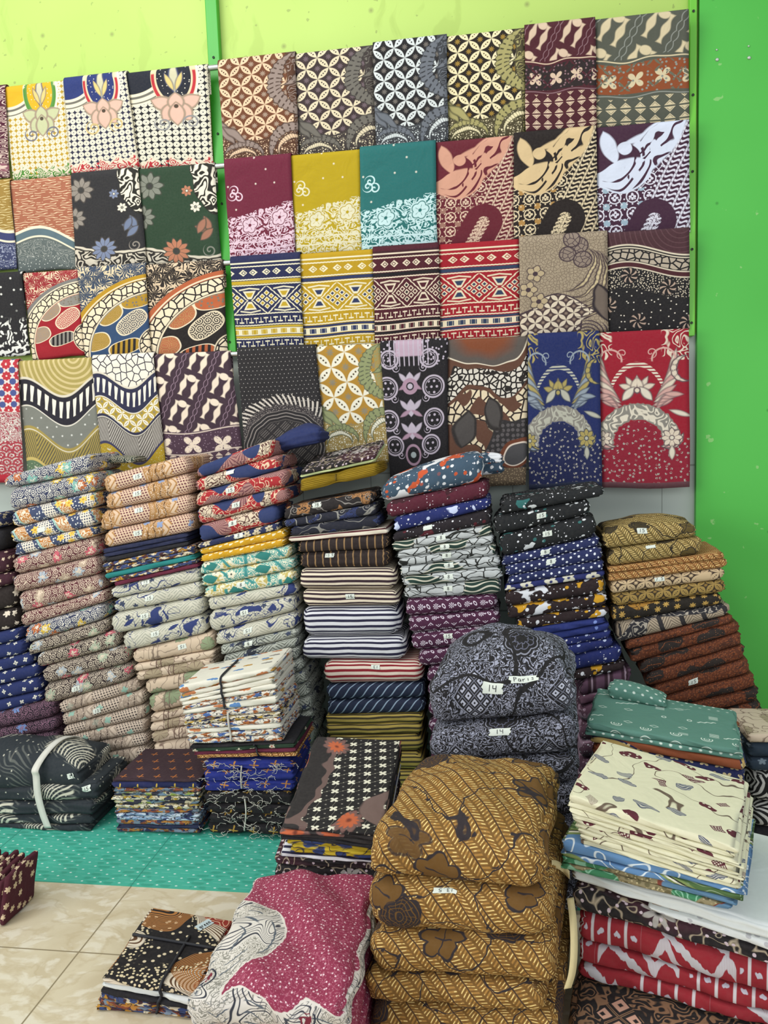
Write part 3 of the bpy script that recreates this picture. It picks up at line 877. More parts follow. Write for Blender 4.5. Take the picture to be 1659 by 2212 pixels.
def q_blueleaf(bg='cdcab8', ln='a3a596', navy='2c3a6e'):
    def f(x, y):
        c = C(bg)
        U = ab(wr(x * 1.0)); c.put(lt(ab(wr(y * 7.0 + U * 6.0)), 0.17, 0.1) * gt(noi(x, y, 6.0), 0.35, 0.05), ln)
        xx, yy = warp(x, y, 0.5, 2.0)
        n = noi(xx, yy, 0.9, 0.5, 2.0)
        c.put(lt(ab(n - 0.60), 0.013, 0.01), navy)
        c.put(gt(n, 0.75, 0.01), navy)
        c.put(lt(ab(noi(xx + 4.0, yy, 1.3, 1.0) - 0.62), 0.009, 0.01), navy)
        c.put(gt(n, 0.67, 0.01) * squiggle(x, y, 4.0, 5.0, 0.1), navy)
        u, v = vloc(x + 2.0, y, 1.0, 0.8)
        q = leafm(u, v, 0, 0, 0.26, 0.09, 25, 0.02) * lt(vcol(x + 2.0, y, 1.0, 0.8)[0], 0.45, 0.01)
        c.put(q, navy)
        f2 = C(bg)
        vflow(c, x + 5.0, y, 1.7, 0.22, 5, '39435c', None, 0.22)
        return c
    return f
def q_greenbeige(bg='cdb9a0', gr='8c9a78', br='7a6a5c'):
    def f(x, y):
        c = C(bg)
        c.put(squiggle(x, y, 1.6, 4.0, 0.05), br)
        u, v = vloc(x, y, 0.9, 0.8)
        r = hy(u, v); t = at2(v, u)
        g = lt(vcol(x, y, 0.9, 0.8)[0], 0.6, 0.01)
        e = r - ab(wr(t * 2.2)) * 0.12
        c.put(lt(e, 0.30, 0.03) * g, gr)
        c.put(lt(ab(e - 0.31), 0.012, 0.015) * g, br)
        c.put(lt(ab(wr(t * 1.1)), 0.05, 0.04) * lt(e, 0.28, 0.02) * g, br)
        c.put(band(wr(x * 0.3), 0.3, 0.42, 0.01) * lt(ab(wr(x * 5.0)), 0.1, 0.06), br)
        return c
    return f
def q_cloud(x, y):
    c = C('b7bcbc')
    c.put(noi(x, y, 5.0, 2.0) * 0.5, 'd6d9d6')
    xx, yy = warp(x, y, 0.25, 2.0)
    c.put(lt(vedge(xx * 0.6, yy, 3.2, 0.9), 0.05, 0.03), '1e211f')
    c.put(lt(ab(wr(noi(xx * 0.5, yy, 2.0, 0.0) * 3.0)), 0.05, 0.03), '1e211f')
    n = noi(x, y, 0.5, 0.0, 4.0)
    c.put(gt(n, 0.60, 0.02), '1f3a33'); c.put(gt(n, 0.58, 0.02) * lt(ab(wr(y * 5.0 + sn(x * 5.0) * 0.4)), 0.15, 0.1), 'd8d4c0')
    return c
def q_splat(bg, cols, big=0.63, s=0.9, speck='e8e8ec'):
    def f(x, y):
        c = C(bg)
        c.put(noi(x, y, 2.0, 3.0) * 0.25, '000000')
        for i, h in enumerate(cols):
            xx, yy = warp(x, y, 0.35, 3.0)
            c.put(blobs(xx, yy, s, big, 3.1 * i + 1.0, 0.015, 1.5), h)
            c.put(rdots(x + 2.2 * i, y, 3.0, 0.20, 0.16), h)
        if speck:
            c.put(rdots(x + 9.0, y, 4.0, 0.15, 0.16), speck); c.put(rdots(x + 5.0, y, 9.0, 0.16, 0.13) , speck)
        return c
    return f
def q_bandana(x, y):
    c = C('4a1f3e')
    u, v = x * 1.7, y * 1.7
    row = fl(v); X = u + mod2(row) * 0.5
    a, b = wr(X - 0.5), v - row - 0.5
    r = hy(a, b); t = at2(b, a)
    c.put(band(r, 0.06, 0.19, 0.02) * lt(ab(wr(t * (8 / (2 * PI)))), 0.24, 0.1), 'e8dce8')
    c.put(lt(r, 0.035, 0.02), 'e8dce8')
    a2, b2 = wr(X), b
    e = hy(a2 * 1.6 + b2 * 0.7, b2)
    c.put(lt(ab(e - 0.13), 0.04, 0.02), 'e8dce8')
    a3, b3 = wr(X - 0.25), wr(v)
    c.put(lt(ab(ab(a3) + ab(b3) - 0.16), 0.03, 0.02), 'e8dce8'); c.put(lt(ab(a3) + ab(b3), 0.05, 0.02), 'e8dce8')
    c.put(lt(ab(ab(wr(X * 1.0 + 0.25)) + ab(wr(v + 0.5)) - 0.05), 0.03, 0.02), 'e8dce8')
    return c
def q_stripe(a, b, per, w=0.5, axis='y', c3=None, deg=0):
    def f(x, y):
        u, v = rot(x, y, deg) if deg else (x, y)
        k = v if axis == 'y' else u
        c = C(a)
        c.put(lt(ab(wr(k * per)), w / 2, 0.08), b)
        if c3: c.put(lt(ab(wr(k * per + 0.5)), 0.05, 0.05), c3)
        return c
    return f
def q_dotdiamond(x, y):
    c = C('202a58')
    u, v = x * 7.0, y * 7.0
    p = ab(wr((u + v) / 4.0)); q = ab(wr((u - v) / 4.0))
    g = lt(mi(p, q), 0.14, 0.02)
    U, V = (u + v) * 0.75, (u - v) * 0.75
    c.put(lt(hy(wr(u * 1.0), wr(v * 1.0)), 0.30, 0.1) * g, 'e8ecf4')
    return c
def q_navy4(x, y):
    c = C('1d2b5e')
    u, v = vloc(x, y, 1.9, 0.6); r = hy(u, v); t = at2(v, u); k = vcol(x, y, 1.9, 0.6)[0]
    c.put(lt(r - ab(cs(t * 2.0 + k * 3.0)) * 0.14, 0.07, 0.03), 'd8d6c8')
    c.put(lt(r, 0.035, 0.02), '1d2b5e')
    return c
def q_brownleaf(bg='242022', leafc='a8794c', ln='8b8680'):
    def f(x, y):
        c = C(bg)
        xx, yy = warp(x, y, 0.4, 1.6)
        c.put(lt(ab(wr(noi(xx, yy, 0.9, 0.0) * 4.0)), 0.045, 0.03), ln)
        n = noi(xx, yy, 1.2, 1.0, 5.0)
        c.put(gt(n, 0.57, 0.01), leafc); c.put(gt(n, 0.585, 0.01) * squiggle(x, y, 3.2, 6.0, 0.16), bg)
        u, v = vloc(x, y, 1.1, 0.8)
        c.put(lt(ab(wr(hy(u, v) * 9.0 - at2(v, u) / (2 * PI))), 0.13, 0.08) * lt(hy(u, v), 0.2, 0.02) * lt(vcol(x, y, 1.1, 0.8)[1], 0.5, 0.01), ln)
        return c
    return f
def q_herring(bg, hi, motif, mcol, s=1.25, deg=-35, k=3.0, big=0.62, ms=0.55):
    def f(x, y):
        c = C(bg)
        c.put(noi(x, y, 9.0, 2.0) * 0.35, hi)
        U, V = rot(x, y, deg)
        seam = ab(wr(U * s))
        c.put(herring(x, y, s, deg, k, 0.25, 2.3), hi)
        c.put(gt(herring(x, y, s, deg, k, 0.12, 2.3), 0.5) * gt(noi(x, y, 7.0, 1.0, 3.0), 0.5, 0.08), 'f0d890')
        c.put(lt(seam, 0.022, 0.02), mcol)
        if motif:
            xx, yy = warp(x, y, 0.25, 2.2)
            u, v = vloc(xx, yy, ms, 0.9); r = hy(u, v); t = at2(v, u); k1 = vcol(xx, yy, ms, 0.9)
            # open lobed blossoms
            e = r - ab(sn(t * 3.5)) * 0.045
            on = lt(k1[0], 0.5, 0.01)
            c.put(lt(e, 0.24, 0.01) * on, mcol)
            c.put(lt(ab(sn(t * 7.0)), 0.16, 0.08) * band(r, 0.06, 0.2) * on, bg)
            c.put(lt(ab(wr(r * 22.0)), 0.12, 0.1) * lt(e, 0.22) * on, bg)
            on2 = gt(k1[0], 0.62, 0.01)
            e2 = r - ab(sn(t * 2.5 + 1.0)) * 0.09
            c.put(lt(e2, 0.20, 0.01) * on2, mcol); c.put(lt(e2, 0.165, 0.01) * on2, bg)
            c.put(lt(ab(u * 0.5 + v), 0.012, 0.01) * lt(r, 0.12) * on2, mcol)
            # trailing stems and little leaves
            n = noi(xx, yy, 0.55, 0.0, 8.0)
            c.put(lt(ab(wr(n * 3.0)), 0.022, 0.012), mcol)
            u2, v2 = vloc(xx, yy, 2.6, 0.8)
            c.put(leafm(u2, v2, 0, 0, 0.28, 0.11, 50, 0.03) * lt(ab(wr(n * 3.0)), 0.09, 0.02) * lt(vcol(xx, yy, 2.6, 0.8)[0], 0.6, 0.01), mcol)
        return c
    return f
def q_kaw(bg, lf, st, s=2.2):
    def f(x, y):
        c = C(bg); kawung(c, x, y, s, lf, None, bg, st, 0.26)
        c.put(blobs(x, y, 0.5, 0.64, 3.0), lf); return c
    return f
def q_rust(x, y):
    c = C('5f2f1b')
    c.put(lt(vdist(x, y, 9.0), 0.32, 0.2), '7c4224')
    c.put(squiggle(x, y, 2.0, 7.0, 0.06), '2c1c1a')
    xx, yy = warp(x, y, 0.3, 2.0)
    u, v = vloc(xx, yy, 0.75, 0.9); t = at2(v, u); r = hy(u, v)
    g = lt(vcol(xx, yy, 0.75, 0.9)[0], 0.8, 0.01)
    e = hy(u * 0.8, v * 1.4) - ab(sn(t * 3.0)) * 0.06
    c.put(lt(e, 0.28, 0.01) * g, '2a2220')
    c.put(lt(ab(v + ab(u) * 0.3), 0.012, 0.012) * lt(e, 0.22) * g, '7a4326')
    c.put(rdots(x, y, 12.0, 0.14, 0.3), 'b0714a')
    return c
def q_feather(x, y):
    c = C('b2a18a')
    u = wr(x * 1.3 + y * 0.4); 
    c.put(lt(ab(wr(y * 7.0 + ab(u) * 7.0)), 0.14, 0.1), '5a4e44')
    c.put(lt(ab(ab(u) - 0.45), 0.06, 0.03), '2c2a2e')
    n = noi(x, y, 0.8, 0.5); c.put(gt(n, 0.57, 0.01), '2c2c33'); c.put(gt(n, 0.58, 0.01) * squiggle(x, y, 3.0, 4.0, 0.13), 'b5ab9c')
    return c
def q_goldstar(x, y):
    c = C('221d18'); vflow(c, x, y, 3.0, 0.36, 7, 'c09a50', None, 0.8, 0, 0.7)
    n = noi(x, y, 0.7, 0.5, 3.0); c.put(gt(n, 0.58, 0.01), 'a87a30'); c.put(gt(n, 0.58, 0.01) * squiggle(x, y, 3.0, 4.0, 0.12), '2a201a')
    return c
def q_ikat(x, y):
    c = C('8f1f2b')
    jy = y + (noi(x * 9.0, y * 0.6, 1.0, 1.0) - 0.5) * 0.20
    per = wr(x * 0.26 + 0.13)
    z = ab(wr(jy * 0.55 + ab(wr(x * 0.75)) * 1.5))
    c.put(lt(ab(per), 0.26, 0.006) * lt(z, 0.11, 0.02) * lt(ab(wr(x * 30.0)), 0.5, 0.5), 'c3c0c4')
    c.put(lt(ab(per), 0.22, 0.006) * lt(ab(wr(jy * 0.9 + x * 0.8 + 0.3)), 0.13, 0.02), 'bdb9bd')
    st = gt(ab(per), 0.28, 0.006)
    c.put(st * lt(ab(wr(x * 2.6)), 0.09, 0.04), 'c9c2c4')
    c.put(st * lt(hy(wr(x * 2.6 + 0.5) * 0.6, wr(jy * 1.6)), 0.12, 0.03), 'bdb9c4')
    return c
def q_bw(x, y):
    c = C('19191e')
    L = '9c9fb0'
    c.put(squiggle(x, y, 4.2, 6.0, 0.20, 0.9), L)
    c.put(lt(vedge(x, y, 7.0), 0.05, 0.04), '19191e')
    U, V = wr(x * 0.36), wr(y * 0.30)
    d = ab(U) + ab(V)
    c.put(lt(d, 0.235, 0.006), '19191e')
    c.put(lt(ab(d - 0.24 + ab(wr(x * 3.0)) * 0.02), 0.006, 0.006), L)
    a, b = wr((x + y) * 2.7), wr((x - y) * 2.7)
    q = mx(ab(a), ab(b))
    c.put(band(q, 0.10, 0.29, 0.05) * lt(d, 0.20, 0.006), 'b9bccb')
    c.put(lt(ab(q - 0.47), 0.02, 0.03) * lt(d, 0.22, 0.006), '7d8090')
    U2, V2 = wr(x * 0.36 + 0.5), wr(y * 0.30 + 0.5)
    r = hy(U2 * 1.0, V2 * 1.15); t = at2(V2, U2)
    e = r - ab(sn(t * 4.0)) * 0.02
    c.put(lt(e, 0.19, 0.006), '17171b')
    c.put(lt(ab(e - 0.165), 0.006, 0.006), '8a8c9a'); c.put(lt(ab(e - 0.12), 0.005, 0.006), '66687a'); c.put(lt(ab(e - 0.06), 0.005, 0.006), '66687a')
    c.put(lt(ab(wr(t * (9 / (2 * PI)))), 0.07, 0.06) * band(r, 0.06, 0.12, 0.01), '66687a')
    n = noi(x, y, 0.5, 0.0, 5.0); c.put(band(n, 0.56, 0.60, 0.006), '17171b')
    return c
def q_star(x, y):
    c = C('1f1e20')
    X, Y = rot(x, y, 8)
    a = mi(ab(wr(X * 2.1)), ab(wr(Y * 2.5)))
    c.put(lt(ab(wr(X * 2.1 + sn(Y * 15.7) * 0.08)), 0.012, 0.02), '8f8a7c'); c.put(lt(ab(wr(Y * 2.5 + sn(X * 13.2) * 0.08)), 0.012, 0.02), '8f8a7c')
    U, V = wr(X * 2.1), wr(Y * 2.5); r = hy(U, V); t = at2(V, U)
    c.put(lt(r - ab(cs(t * 2.0 + PI / 2)) * 0.24, 0.06, 0.03), 'e6e2cc')
    c.put(lt(hy(wr(X * 2.1 + 0.5), wr(Y * 2.5 + 0.5)), 0.06, 0.02), '908b80')
    u2, v2 = wr(X * 2.1 + 0.5), wr(Y * 2.5); c.put(lt(ab(u2) + ab(v2), 0.05, 0.02), 'b9b4a0')
    xx, yy = warp(x, y, 0.5, 0.9)
    n = noi(xx, yy, 0.22, 0.0, 6.1)
    edge = mi(x + 0.12 - y * 0.03, 4.6 - x) - 0.52 + (noi(x, y, 0.9, 1.0) - 0.5) * 1.5
    e2 = edge + gt(y, 0.0) * 0.0
    c.put(lt(edge, 0.0, 0.02), '2b2829')
    c.put(lt(ab(n - 0.56), 0.026, 0.006), '75605a')
    c.put(lt(ab(edge), 0.12, 0.03), '6d5853')
    vflow(c, xx + 1.0, yy, 0.75, 0.36, 11, '7a5a54', None, 0.45, 0, 0.25)
    vflow(c, xx + 1.0, yy, 0.75, 0.24, 11, 'c2643f', '7a3a2a', 0.45, 0, 0.35)
    return c
def q_pink(x, y):
    c = C('8e2f4c')
    c.put(squiggle(x, y, 5.0, 4.0, 0.09), 'a8526a')
    c.put(rdots(x, y, 6.5, 0.14, 1.0), 'e6c4cb'); c.put(rdots(x + 4.0, y, 12.0, 0.14, 1.0), 'b97a88')
    # pale scalloped border with feathered plumes
    xx, yy = warp(x, y, 0.5, 0.7)
    b1 = xx - 1.15 + sn(yy * 1.55 + 0.5) * 0.75 + (yy - 2.6) * 0.22
    b2 = 1.15 - yy + sn(xx * 3.4 + 0.5) * 0.16 + 0.0
    t = ab(wr(x * 5.0 + y * 5.0)) * 0.05
    e = mi(b1, (yy - 0.75) * 1.0 + sn(xx * 4.0) * 0.22) + t
    c.put(lt(e, 0.0, 0.02), 'd9d2c8')
    g = lt(e, -0.06, 0.02)
    U, V = warp(x, y, 1.2, 0.8)
    n = noi(U, V, 0.9, 0.0, 2.0)
    c.put(g * gt(n, 0.50, 0.01) * squiggle(x, y, 5.4, 6.0, 0.16), '8d8a80')
    c.put(g * band(e, -0.35, -0.06, 0.02) * lt(ab(wr((x - y) * 5.0 + noi(x, y, 2.0) * 3.0)), 0.10, 0.08), '8d8a84')
    c.put(g * lt(ab(n - 0.46), 0.012, 0.008), '2f3340')
    c.put(g * lt(n, 0.42, 0.01) * lt(ab(wr(n * 22.0)), 0.12, 0.08), '3a3c48')
    c.put(g * lt(e, -0.2, 0.02) * lt(ab(wr(e * 3.0 + at2(V, U) * 2.0)), 0.07, 0.04) * lt(ab(wr(x * 1.3)), 0.3, 0.1), '58606a')
    u3, v3 = vloc(x, y, 0.8, 0.7); r3 = hy(u3, v3)
    on = lt(vcol(x, y, 0.8, 0.7)[0], 0.5, 0.01) * lt(e, -0.3, 0.02)
    c.put(on * lt(ab(r3 - 0.26), 0.018, 0.01), '2b3040'); c.put(on * lt(r3, 0.2, 0.01) * squiggle(x, y, 3.0, 4.0, 0.18), '7a2436')
    return c
def q_cream(x, y):
    c = C('e0dcbc')
    xx, yy = warp(x, y, 0.5, 1.6)
    c.put(lt(ab(wr(noi(xx, yy, 0.7, 0.0) * 3.0)), 0.02, 0.015), '6a5a4c')
    u, v = vloc(xx, yy, 1.45, 0.9); k = vcol(xx, yy, 1.45, 0.9); r = hy(u, v); t = at2(v, u)
    e = hy(u * 0.75 + v * 0.3, v * 1.5) - ab(sn(t * 2.0 + k[2] * 3.0)) * 0.05
    on = lt(k[0], 0.40, 0.01)
    c.put(lt(e, 0.22, 0.015) * on, '5b2430'); c.put(lt(e, 0.18, 0.015) * on * rdots(x, y, 6.0, 0.2, 0.7), 'e3dcc4')
    on = band(k[0], 0.42, 0.64, 0.01)
    c.put(lt(e, 0.20, 0.015) * on, '545a6c'); c.put(lt(e, 0.18, 0.015) * on * lt(ab(wr(v * 14.0)), 0.2, 0.1), 'c9c6b8')
    on = band(k[0], 0.68, 0.86, 0.01)
    d = mx(ab(u + v), ab(u - v))
    c.put(lt(d, 0.26, 0.01) * on, '5b2430'); c.put(lt(d, 0.25, 0.01) * on * gt(mi(ab(wr((u + v) * 9.0)), ab(wr((u - v) * 9.0))), 0.2, 0.06), 'd6cbb8')
    return c
def q_tealline(x, y):
    c = C('5d8a7c')
    W = 'dbe8dc'
    top = gt(y, 3.2, 0.1)
    c.put(top * dots(x, y, 3.6, 0.16), W)
    mid = lt(y, 3.1, 0.1) * gt(y, 0.6)
    u, v = vloc(x, y, 1.25, 0.8); k = vcol(x, y, 1.25, 0.8)
    a, b = rot(u, v, 20)
    z = ab(b - ab(wr(a * 4.0)) * 0.14)
    c.put(mid * lt(z, 0.032, 0.02) * lt(ab(a), 0.46, 0.02) * lt(k[0], 0.45, 0.01), W)
    c.put(mid * lt(ab(ab(u) + ab(v) * 1.4 - 0.16), 0.022, 0.02) * band(k[0], 0.45, 0.65, 0.01), W)
    c.put(mid * lt(ab(wr(v * 12.0)), 0.2, 0.1) * lt(mx(ab(u), ab(v)), 0.17, 0.02) * band(k[0], 0.65, 0.82, 0.01), W)
    c.put(mid * lt(ab(hy(u, v) - 0.08), 0.02, 0.02) * gt(k[0], 0.82, 0.01), W)
    U = wr(x * 1.15); V = wr(y * 1.6 + 0.1); r = hy(U, V * 0.75)
    c.put(lt(y, 0.62) * lt(ab(wr(r * 11.0)), 0.2, 0.1) * lt(r, 0.23, 0.02), W)
    return c
def q_navystar(x, y):
    c = C('1b2350'); star4(c, x, y, 2.4, 'cbb98c')
    n = noi(x, y, 0.35, 0.0, 3.0); c.put(lt(ab(n - 0.58), 0.02, 0.005), 'b79a5c'); c.put(gt(n, 0.62, 0.005), '8c4a2c')
    return c
def q_leafgreen(x, y):
    c = C('7d9054')
    n = noi(x, y, 0.45, 0.0, 1.0)
    c.put(lt(n, 0.47, 0.01), '5e86b0'); c.put(lt(n, 0.47, 0.01) * lt(ab(wr(noi(x, y, 1.2) * 5.0)), 0.08, 0.06), 'd8e2e6')
    c.put(gt(n, 0.56, 0.01), '4d6b3d'); c.put(gt(n, 0.56, 0.01) * squiggle(x, y, 1.5, 5.0, 0.09), '9db08a')
    c.put(lt(ab(n - 0.515), 0.016, 0.006), 'e4e2cf'); c.put(lt(ab(n - 0.53), 0.008, 0.006), '22281e')
    return c
def q_mossy(x, y):
    c = C('8d8160'); c.put(lt(vdist(x, y, 6.0), 0.35, 0.15), '6a6244'); c.put(rdots(x, y, 9.0, 0.2, 0.6), 'b9ab82')
    n = noi(x, y, 0.6, 0.0, 4.0); c.put(gt(n, 0.58, 0.01), '3d8058'); c.put(gt(n, 0.58, 0.01) * squiggle(x, y, 2.0, 5.0, 0.12), '8cc0a0')
    c.put(lt(n, 0.40, 0.01), '5b7f9c'); c.put(lt(ab(n - 0.405), 0.008, 0.006), '7a3a2c')
    return c
def q_silverleaf(x, y):
    c = C('283036')
    xx, yy = warp(x, y, 0.8, 0.7)
    n = noi(xx, yy, 0.55, 0.5, 3.0)
    g = gt(n, 0.50, 0.03)
    c.put(g * lt(ab(wr(x * 3.4 + yy * 5.0 + n * 6.0)), 0.17, 0.12), '5d615e')
    g2 = gt(n, 0.57, 0.03)
    c.put(g2 * lt(ab(wr(x * 5.0 - yy * 3.0 + n * 9.0)), 0.2, 0.12), 'cfccb8')
    c.put(rdots(x, y, 4.0, 0.13, 0.25), 'b9b8a8')
    return c
def q_darkflor(x, y):
    c = C('1c191d')
    c.put(gt(noi(x, y, 0.3, 0.0), 0.5, 0.05), '3a1c28')
    c.put(squiggle(x, y, 1.7, 4.0, 0.06), 'b3a48c')
    vflow(c, x, y, 0.9, 0.36, 8, 'a9a49e', '1c191d', 0.4, 0, 0.7)
    c.put(rdots(x, y, 5.0, 0.2, 0.5), 'cbb9c0')
    return c
def q_copper(x, y):
    c = C('1e1a1c')
    c.put(squiggle(x, y, 2.2, 6.0, 0.18, 0.9), '8d6a4e')
    U, V = wr(x * 0.36 + 0.2), wr(y * 0.3); d = ab(U) + ab(V)
    c.put(lt(d, 0.2, 0.006), '1e1a1c')
    q = mx(ab(wr((x + y) * 1.35)), ab(wr((x - y) * 1.35)))
    c.put(band(q, 0.1, 0.3, 0.04) * lt(d, 0.18, 0.006), 'c69882'); c.put(lt(ab(q - 0.46), 0.02, 0.03) * lt(d, 0.2, 0.006), '8d6a4e')
    return c
def q_printwhite(x, y):
    c = C('e2dfcf')
    u, v = vloc(x, y, 1.1, 0.9); k = vcol(x, y, 1.1, 0.9); r = hy(u, v); t = at2(v, u)
    for i, h in enumerate(('5b86b8', 'b98f45', '8f8d86', 'c07a4e')):
        uu, vv = vloc(x + 3 * i, y + i, 1.3, 0.9); kk = vcol(x + 3 * i, y + i, 1.3, 0.9); tt = at2(vv, uu)
        e = hy(uu * 0.7 + vv * 0.4, vv * 1.6) - ab(sn(tt * 2.5)) * 0.07
        c.put(lt(e, 0.16, 0.02) * lt(kk[0], 0.34, 0.01), h)
    return c
def q_mixedge(cols, s=3.0):
    def f(x, y):
        c = C(cols[0])
        for i, h in enumerate(cols[1:]):
            c.put(blobs(x, y * 2.0, s, 0.54, 2.7 * i, 0.03), h)
        c.put(squiggle(x, y * 2.0, s, 4.0, 0.08), '2a2830')
        return c
    return f
def q_butterfly(bg, col, s=1.7):
    def f(x, y):
        c = C(bg)
        row = fl(y * s); X = x * s + mod2(row) * 0.5
        u, v = wr(X - 0.5), y * s - row - 0.5; r = hy(u, v); t = at2(v, u)
        c.put(lt(r - mx(cs(t * 4.0 + 0.6), 0.0) * (0.17 + sn(t) * 0.05), 0.06, 0.03), col)
        return c
    return f
def q_bigleaf(x, y):
    c = C('17151a')
    c.put(rdots(x, y, 3.4, 0.16, 0.8), 'd8c8a8'); 
    xx, yy = warp(x, y, 0.6, 0.8)
    n = noi(xx, yy, 0.42, 0.0, 2.6)
    c.put(gt(n, 0.52, 0.008), 'e0d3bd'); 
    c.put(gt(n, 0.53, 0.01) * lt(ab(wr(n * 60.0 + x * 1.5)), 0.22, 0.12), '5a3c24')
    c.put(gt(n, 0.62, 0.01), '8f2d24'); c.put(gt(n, 0.62, 0.01) * squiggle(x, y, 2.0, 6.0, 0.12), 'd9b090')
    n2 = noi(xx, yy, 0.5, 0.0, 7.7)
    c.put(gt(n2, 0.60, 0.008) * lt(ab(wr(n2 * 50.0 + y * 2.0)), 0.3, 0.12), 'b0763e')
    c.put(band(n, 0.46, 0.515, 0.01) * rdots(x, y, 8.0, 0.26), 'e0cfa8')
    return c
def q_bandbw(x, y):
    c = C('d9d7d0'); c.put(lt(ab(wr(hy(wr(x * 0.5), wr(y * 0.7)) * 8.0)), 0.27, 0.08), '1a1a1c'); return c
def q_white(x, y):
    c = C('dfe3e0'); c.put(noi(x, y, 1.0, 2.0) * 0.25, 'cfd6d4'); return c
def q_writing(x, y):
    c = C('dde0de')
    g = gt(noi(x, y, 0.4), 0.42, 0.01)
    c.put(lt(ab(wr(y * 2.2)), 0.22, 0.03) * lt(ab(wr(x * 2.6 + sn(y * 14.0) * 0.2)), 0.28, 0.05) * g, 'b9784c')
    c.put(rdots(x, y, 5.0, 0.3, 0.25), 'b9b9bc')
    return c

# ------------------------------------------------------------------ mesh helpers
def tag(o, label=None, cat=None, group=None, kind=None):
    if label: o['label'] = label
    if cat: o['category'] = cat
    if group: o['group'] = group
    if kind: o['kind'] = kind
    return o
def make_obj(name, verts, faces, mat, uvs=None, parent=None, origin=None, smooth=True):
    v = np.asarray(verts, float)
    if parent is not None and origin is None:
        off = np.array(parent.matrix_basis.translation)
        p = parent.parent
        while p is not None:
            off = off + np.array(p.matrix_basis.translation); p = p.parent
        base = off
    else:
        base = np.array([v[:, 0].mean(), v[:, 1].mean(), v[:, 2].min()]) if origin is None else np.array(origin)
    me = bpy.data.meshes.new(name)
    me.from_pydata((v - base).tolist(), [], faces if isinstance(faces, list) else faces.tolist())
    if uvs is not None:
        l = me.uv_layers.new(name='UVMap')
        l.data.foreach_set('uv', np.asarray(uvs, np.float32).ravel())
    if smooth: me.polygons.foreach_set('use_smooth', [True] * len(me.polygons))
    me.materials.append(mat); me.update()
    o = bpy.data.objects.new(name, me); COL.objects.link(o)
    if parent is not None: o.parent = parent
    else: o.location = base
    return o
def empty(name, loc):
    o = bpy.data.objects.new(name, None); COL.objects.link(o); o.location = loc
    o.empty_display_size = 0.05
    return o

GRID = {}
def cube_grid(nx, ny, nz):
    k = (nx, ny, nz)
    if k in GRID: return GRID[k]
    ids = {}; P = []
    def vid(i, j, l):
        t = (i, j, l)
        if t not in ids: ids[t] = len(P); P.append(t)
        return ids[t]
    F = []; side = []
    for i in range(nx):
        for l in range(nz):
            F.append((vid(i, 0, l), vid(i + 1, 0, l), vid(i + 1, 0, l + 1), vid(i, 0, l + 1))); side.append(0)
            F.append((vid(i + 1, ny, l), vid(i, ny, l), vid(i, ny, l + 1), vid(i + 1, ny, l + 1))); side.append(1)
    for i in range(nx):
        for j in range(ny):
            F.append((vid(i, j, nz), vid(i + 1, j, nz), vid(i + 1, j + 1, nz), vid(i, j + 1, nz))); side.append(2)
            F.append((vid(i + 1, j, 0), vid(i, j, 0), vid(i, j + 1, 0), vid(i + 1, j + 1, 0))); side.append(3)
    for j in range(ny):
        for l in range(nz):
            F.append((vid(0, j + 1, l), vid(0, j, l), vid(0, j, l + 1), vid(0, j + 1, l + 1))); side.append(4)
            F.append((vid(nx, j, l), vid(nx, j + 1, l), vid(nx, j + 1, l + 1), vid(nx, j, l + 1))); side.append(5)
    GRID[k] = (np.array(P), np.array(F), np.array(side))
    return GRID[k]
def ticks(L, r, n):
    "positions 0..L, close together near the rounded ends"
    r = min(r, L * 0.499)
    e = r * np.array([0, 0.12, 0.32, 0.62])
    m = np.linspace(r, L - r, max(2, n - 7))
    return np.concatenate([e, m, (L - e)[::-1]])
